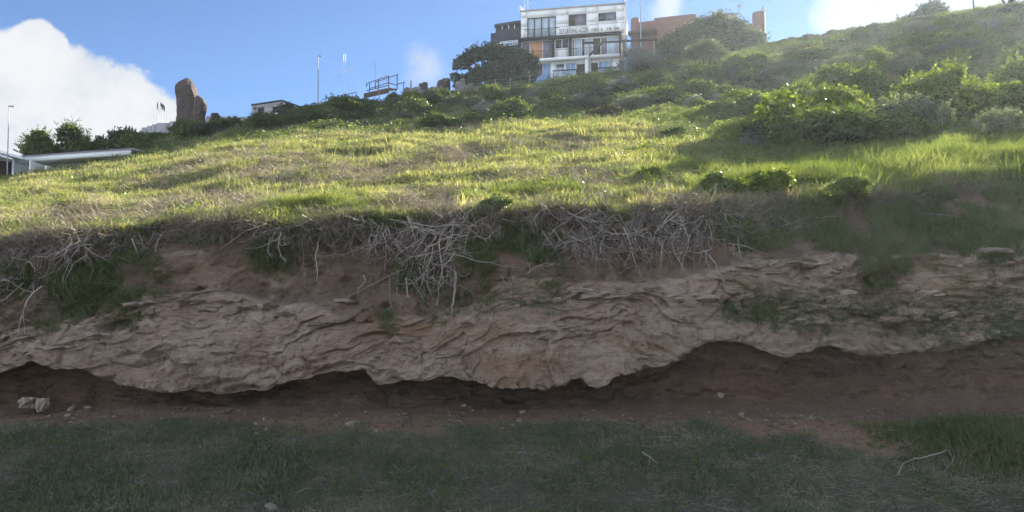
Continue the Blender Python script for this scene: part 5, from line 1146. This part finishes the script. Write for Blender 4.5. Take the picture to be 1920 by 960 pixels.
o0 = P(376, 224, 57.4); o1 = loft('leaning_boulder', 57.4, interp_rings([(240, 352, 384), (215, 360, 384), (205, 363, 386.5), (195, 365.5, 387), (188, 366.5, 385), (183, 367.5, 380), (180, 368.5, 374)], 12), 0.9, M_BOULDER, 15, None, o0)
o1.location = o0; o1['label'] = 'smaller brown boulder leaning against the tall upright boulder'; o1['category'] = 'boulder'
for i, (px, py, w, h, Y, lb) in enumerate([(404, 219, 16, 12, 60, 'small brown rock on the low wall right of the upright boulder'), (832, 160, 24, 22, 72, 'brown rock on the skyline left of the dark tree'), (795, 164, 20, 16, 71, 'rounded dark rock on the skyline beyond the deck'), (868, 160, 30, 20, 70, 'pale grey rock under the dark tree'), (620, 200, 36, 14, 65, 'grey rock outcrop by the ridge railing near the slim mast'), (660, 190, 42, 16, 66, 'pale rock outcrop left of the timber deck'), (775, 176, 40, 18, 68, 'grey rock outcrop right of the timber deck'), (812, 172, 26, 14, 69, 'low grey rock between the skyline rocks')]):
    p = P(px, py, Y); o = link('ridge_rock', rock_mesh('ridge_rock', 90 + i, 0.6, 0.4, 3, M_BOULDER if 'brown' in lb or 'dark rock' in lb else M_GREYROCK)); o['label'] = lb; o['category'] = 'rock'
    o.location = p - Vector((0, 0, h / FPX * Y * 0.1)); o.scale = (w / FPX * Y, w / FPX * Y * 0.8, h / FPX * Y * 1.7); o.rotation_euler = (0, 0.1 * (i % 3 - 1), i)
# stepped grey wall
e = empty('stepped_wall', P(300, 246, 58), 0, 'grey rendered wall stepping up the ridge left of the upright boulder', 'wall')
for k, (x0, x1, t) in enumerate(((266, 276, 239), (276, 285, 236), (285, 294, 233), (294, 318, 230.5), (318, 332, 227.5))):
    a, b = at(x0, t, 58, e), at(x1, t, 58, e); boxes('wall_step', [(a.x, 0, -1.4, b.x - 0.002, 0.35, a.z)], M_GREYW, e)
e = empty('low_wall', P(440, 222, 60), 0, 'low pale wall on the ridge between the boulders and the hut', 'wall')
a, b = at(386, 218, 60, e), at(472, 220, 60, e)
for k in range(6):
    xa, xb = a.x + (b.x - a.x) * k / 6, a.x + (b.x - a.x) * (k + 1) / 6; boxes('wall_panel', [(xa, 0, -1.2, xb - 0.003, 0.25, a.z + (b.z - a.z) * k / 6 + 0.03 * (k % 2))], M_GREYW, e)
# flags
for k, (x, fx, nm) in enumerate(((295.8, -1, 'leftmost'), (299.5, 1, 'middle'), (303.4, 1, 'rightmost'))):
    e = empty('flagpole', P(x, 232, 60 + k * 0.3), 0, 'thin flagpole beyond the grey stepped wall, %s of three' % nm, 'flagpole'); t = at(x, 187 + k, 60, e); bar('pole', (0, 0, -1.0), (0, 0, t.z), 0.022, M_TRIM, e)
    n = 7; V = [(0.02 + 0.20 * i / n * (1.2 if k else 0.7) * fx, 0.05 * math.sin(i * 1.7), t.z - 0.03 - 0.05 * i - (0.34 if j else 0) - 0.03 * i * j) for i in range(n) for j in (0, 1)]
    me = bpy.data.meshes.new('flag'); me.from_pydata(V, [], [(2 * i, 2 * i + 1, 2 * i + 3, 2 * i + 2) for i in range(n - 1)]); me.materials.append(M_BLIND); f_ = link('flag', me, e); f_.modifiers.new('cloth', 'SOLIDIFY').thickness = 0.008
# masts
def mast(px, top, base, Y, r, label, head=True, lean=0.0, name='mast', mat=None):
    p = P(px, base, Y); e = empty(name, p, 0, label, 'mast'); t = at(px + lean, top, Y, e); bar('pole', (0, 0, -1.2), (t.x, t.y, t.z), r, mat or M_STEEL, e, 8, 0.6)
    if head: bar('head', (t.x, 0, t.z), (t.x + 0.35, 0, t.z - 0.02), 0.04, mat or M_STEEL, e)
mast(596.5, 105, 205, 62, 0.07, 'tall slim grey mast with a short arm on the ridge')
mast(703.5, 115, 160, 68, 0.03, 'thin mast rising behind the timber deck', False)
mast(15, 199, 290, 43, 0.035, 'slim antenna pole above the roof of the low white house', True, 1.5)
mast(1827, -12, 20, 68, 0.10, 'dark leaning utility pole on the upper skyline', False, -3, 'utility_pole', M_TIMBER)
# open steel cross
e = empty('steel_cross', P(646, 190, 66), 0, 'pale open-framed cross standing on the ridge, seen against the sky', 'cross'); Yc = 66
for x in (644.4, 648.0): bar('upright', at(x, 193, Yc, e) - Vector((0, 0, 0.8)), at(x, 102, Yc, e), 0.022, M_TRIM, e, 5)
bar('crosspiece', at(644.4, 102, Yc, e), at(648, 102, Yc, e), 0.022, M_TRIM, e, 5)
for y0, y1 in ((135.5, 124), (140.5, 129)): bar('crosspiece', at(626, y0, Yc + 0.6, e), at(666, y1, Yc - 0.6, e), 0.022, M_TRIM, e, 5)
for x, y0, y1 in ((626, 135.5, 140.5), (666, 124, 129)): bar('crosspiece', at(x, y0, Yc + (0.6 if x < 640 else -0.6), e), at(x, y1, Yc + (0.6 if x < 640 else -0.6), e), 0.022, M_TRIM, e, 5)
# ridge railing
e = empty('ridge_railing', P(600, 205, 64), 0, 'thin stepped railing climbing the ridge to the timber deck', 'railing')
for a, b, Y in (((562, 204), (578, 203), 63), ((585, 194), (595, 193.5), 63.5), ((604, 186), (622, 184), 64.5), ((622, 184), (646, 177), 65.5), ((646, 178), (668, 173), 66.3)):
    bar('handrail', at(*a, Y, e), at(*b, Y, e), 0.03, M_DSTEEL, e, 4)
    for f in (0.0, 0.33, 0.66, 1.0):
        q = at(a[0] + (b[0] - a[0]) * f, a[1] + (b[1] - a[1]) * f, Y, e); bar('baluster', q - Vector((0, 0, 1.0)), q, 0.02, M_DSTEEL, e, 4)
# timber viewing deck
e = empty('viewing_deck', P(711, 178, 66), 0, 'red-brown timber viewing deck with railings on the ridge', 'deck')
A, B, C_, D_ = at(682, 175, 66.5, e), at(729, 164.5, 64.8, e), at(745, 166.5, 66.4, e), at(698, 172, 68.2, e)
nb = 14
for k in range(nb):
    f0, f1 = k / nb, (k + 0.93) / nb; V = []
    for f in (f0, f1):
        p, q = A + (B - A) * f, D_ + (C_ - D_) * f; V += [p, q, p - Vector((0, 0, 0.12)), q - Vector((0, 0, 0.12))]
    me = bpy.data.meshes.new('deck_board'); me.from_pydata([tuple(v) for v in V], [], [(0, 4, 5, 1), (2, 3, 7, 6), (0, 2, 6, 4), (1, 5, 7, 3), (0, 1, 3, 2), (4, 6, 7, 5)]); me.materials.append(M_REDDECK); link('deck_board', me, e)
V = [A - Vector((0, 0.02, 0.10)), B - Vector((0, 0.02, 0.10)), A - Vector((0, 0.02, 0.45)), B - Vector((0, 0.02, 0.45))]; V += [v + Vector((0, 0.10, 0)) for v in V]
me = bpy.data.meshes.new('fascia'); me.from_pydata([tuple(v) for v in V], [], [(0, 2, 3, 1), (4, 5, 7, 6), (0, 1, 5, 4), (2, 6, 7, 3), (0, 4, 6, 2), (1, 3, 7, 5)]); me.materials.append(M_TIMBER); link('fascia', me, e)
for x, t, b, Y in ((687.5, 156.8, 163, 66.2), (693, 156, 173, 66.1), (709.5, 149.5, 169, 65.5), (728.6, 141.8, 164.5, 64.8), (744.6, 139.8, 167, 66.4), (757, 154, 170, 66.6), (704, 153.5, 166, 67.6)): bar('post', at(x, b, Y, e), at(x, t, Y, e), 0.045, M_TIMBER, e, 4)
for p, q, Y0, Y1 in (((687, 157), (729, 142), 66.2, 64.8), ((704, 154), (747, 139.2), 67.8, 66.3), ((744, 158.5), (759, 153.5), 66.4, 66.6), ((693, 166), (729, 155), 66.1, 64.8), ((729, 155.5), (744.6, 160), 64.8, 66.4), ((687, 170), (729, 160), 66.1, 64.8)): bar('rail', at(*p, Y0, e), at(*q, Y1, e), 0.035, M_TIMBER, e, 4)
for k in range(8): f = k / 8; bar('wire', at(712 + 33 * f, 152.5 - 11 * f, 67.2, e), at(718 + 40 * f, 160 - 2 * f, 66.8, e), 0.012, M_STEEL, e, 3)
for p, q, Y in (((729.3, 164), (729.3, 186), 64.8), ((711, 168), (711, 188), 65.4), ((729.5, 164.5), (739, 176), 65.0), ((730, 181), (743, 169), 65.0), ((729.5, 163.6), (741, 169), 65.2)): bar('strut', at(*p, Y, e), at(*q, Y, e), 0.04, M_TIMBER2, e, 4)
mast(770, 150, 186, 66, 0.03, 'pale thin stake right of the timber deck', False, 2, 'stake', M_TIMBER2)

# ------------------------------------------------------------------ long white wall and low house, lower on the slope
Yw = 43.5
WF = Face((28, 330), Yw * 1.04, (243, 330), Yw * 0.985); E = WF.root('long_white_wall', 'long low building with a white fascia band and buttress fins', 'building')
vt = WF.uv(135, 288)[1]; vf = WF.uv(135, 297.5)[1]
boxes('fascia', [(0.3, 0, vf, WF.W, 0.15, vt)], M_FASCIA, E); boxes('soffit', [(0.3, 0.155, vf + 0.02, WF.W - 0.05, 1.6, vf + 0.1)], M_FASCIA, E); boxes('roof', [(0.25, -0.05, vt + 0.002, WF.W + 0.2, 3.5, vt + 0.08)], M_GREYW, E)
boxes('wall', [(-2.2, 1.4, -2.5, WF.W - 0.1, 1.65, vf + 0.018)], M_WHITE, E)
for k in range(60): u = 0.6 + k * (WF.W - 0.8) / 60; boxes('roof_tile', [(u, -0.12, vt + 0.082, u + 0.075, 0.1, vt + 0.125)], M_SLATE, E)
for x, t in ((4.5, 308.5), (40, 307.5), (71.5, 304.5), (100.5, 313.5)):
    u, v = WF.uv(x, t); V = [(u, -0.6, -2.5), (u + 0.12, -0.6, -2.5), (u + 0.12, -0.6, v), (u, -0.6, v), (u, 1.39, -2.5), (u + 0.12, 1.39, -2.5), (u + 0.12, 1.39, v - 0.30), (u, 1.39, v - 0.30)]
    me = bpy.data.meshes.new('buttress'); me.from_pydata(V, [], [(0, 1, 2, 3), (5, 4, 7, 6), (1, 5, 6, 2), (4, 0, 3, 7), (3, 2, 6, 7), (0, 4, 5, 1)]); me.materials.append(M_WHITE); link('buttress', me, E)
LF = Face((-60, 330), Yw * 0.99, (44, 330), Yw * 1.02); E = LF.root('low_white_house', 'low house with sloping white eaves and brick wall at the picture edge', 'house')
def slab(name, pts, th, mat):
    V = [Vector(p) for p in pts] + [Vector(p) - Vector((0, 0, th)) for p in pts]; me = bpy.data.meshes.new(name); me.from_pydata([tuple(v) for v in V], [], [(0, 1, 2, 3), (7, 6, 5, 4), (0, 4, 5, 1), (1, 5, 6, 2), (2, 6, 7, 3), (3, 7, 4, 0)]); me.materials.append(mat); link(name, me, E)
a, b = LF.uv(-60, 266), LF.uv(44, 296); slab('roof', [(a[0], -0.3, a[1]), (b[0], -0.3, b[1]), (b[0], 5, b[1] + 0.2), (a[0], 5, a[1] + 0.2)], 0.14, M_FASCIA)
a, b = LF.uv(-60, 276), LF.uv(26, 301); slab('eave', [(a[0], -1.0, a[1]), (b[0], -1.0, b[1]), (b[0], -0.1, b[1] + 0.1), (a[0], -0.1, a[1] + 0.1)], 0.12, M_FASCIA)
b = LF.uv(22, 303); boxes('wall', [(-1, 0.1, -2.5, b[0], 4, b[1])], M_TIMBER, E); boxes('post', [(b[0] + 0.05, -0.3, -2.5, b[0] + 0.15, -0.2, b[1] + 0.1)], M_TRIM, E)

# ------------------------------------------------------------------ debris under the ledge, hanging stalks at the lip
def debris():
    n = 2600; x = RNG.uniform(-8.5, 8.8, n); y = 9.2 + 1.35 * RNG.beta(2.2, 1.6, n); i = np.clip(np.searchsorted(CX[0], x), 0, CX.shape[1] - 1)
    z = gz(x, y); low = CS[:, 0] < 3.2
    for k in range(n):
        col = CY[low, i[k]]; j = np.argmin(np.abs(col - y[k]))
        if abs(col[j] - y[k]) < 0.15: z[k] = max(z[k], CZ[low, i[k]][j])
    sc = np.clip(RNG.lognormal(-3.95, 0.6, n), 0.010, 0.10)
    P_ST = [bpy.data.objects.new('stone', rock_mesh('stone', 160 + q, 0.5, 0.45, 2, M_SLAB if q < 1 else M_CLOD)) for q in range(6)]
    scatter('fallen_rubble', np.c_[x, y, z + sc * 0.12], np.c_[RNG.normal(0, 0.4, n), RNG.normal(0, 0.4, n), RNG.uniform(0, 6.28, n)], sc, RNG.integers(0, 6, n), P_ST, 'crumbled stones and clods strewn along the foot of the bank')
M_CLOD = rock_mat('brown_earth_clod', (0.10, 0.066, 0.046), (0.24, 0.17, 0.125))
debris()
def hanging():
    i = np.argmin(np.abs(CS[:, 0] - 14.2)); n = 2600; j = RNG.integers(0, CX.shape[1], n); r_ = np.clip(i + RNG.integers(-10, 9, n), 0, CX.shape[0] - 1)
    x, y, z = CX[r_, j], CY[r_, j], CZ[r_, j]; px = 960 + FPX * x / 12.0
    k = RNG.uniform(0, 1, n) < np.interp(px, [-400, 0, 350, 600, 760, 900, 1000, 1300, 1400, 1900], [0.4, 0.55, 0.45, 0.3, 0.6, 0.2, 0.35, 0.35, 0.2, 0.1]) * sstep(vnoise(x * 1.4, 3.0, 0, 181), -0.35, 0.45); m = k.sum()
    scatter('hanging_stalks', np.c_[x, y, z][k], np.c_[RNG.normal(1.15, 0.35, m), RNG.normal(0, 0.3, m), RNG.normal(0, 0.5, m)], RNG.uniform(0.7, 1.35, m), RNG.integers(0, 3, m), P_HANG, 'dead grey-brown stalks hanging over the lip of the bank')
M_DEAD = grass_mat('dead_stalk', [(0.10, (0.075, 0.058, 0.044)), (0.5, (0.17, 0.138, 0.108)), (0.92, (0.33, 0.285, 0.23))], 0.15, (1, 1, 0.9))
P_HANG = tuft_set('dead_stalk', 3, 22, 0.13, 0.22, 0.55, 0.004, 0.55, 0.7, M_DEAD)
hanging()

# ------------------------------------------------------------------ haze added to stand in for lens glare towards the sun
t = NT('lens_glare_haze'); v_ = t.n('ShaderNodeVolumePrincipled'); v_.inputs['Color'].default_value = (0.80, 0.90, 1.0, 1); v_.inputs['Density'].default_value = 0.00032; v_.inputs['Anisotropy'].default_value = 0.6
t.l(v_.outputs[0], t.out.inputs['Volume'])
hb = boxes('haze', [(-430, -430, -2.6, 430, 330, 44.0)], t.m); hb['kind'] = 'stuff'; hb['label'] = 'thin haze added over the slope in place of lens glare'
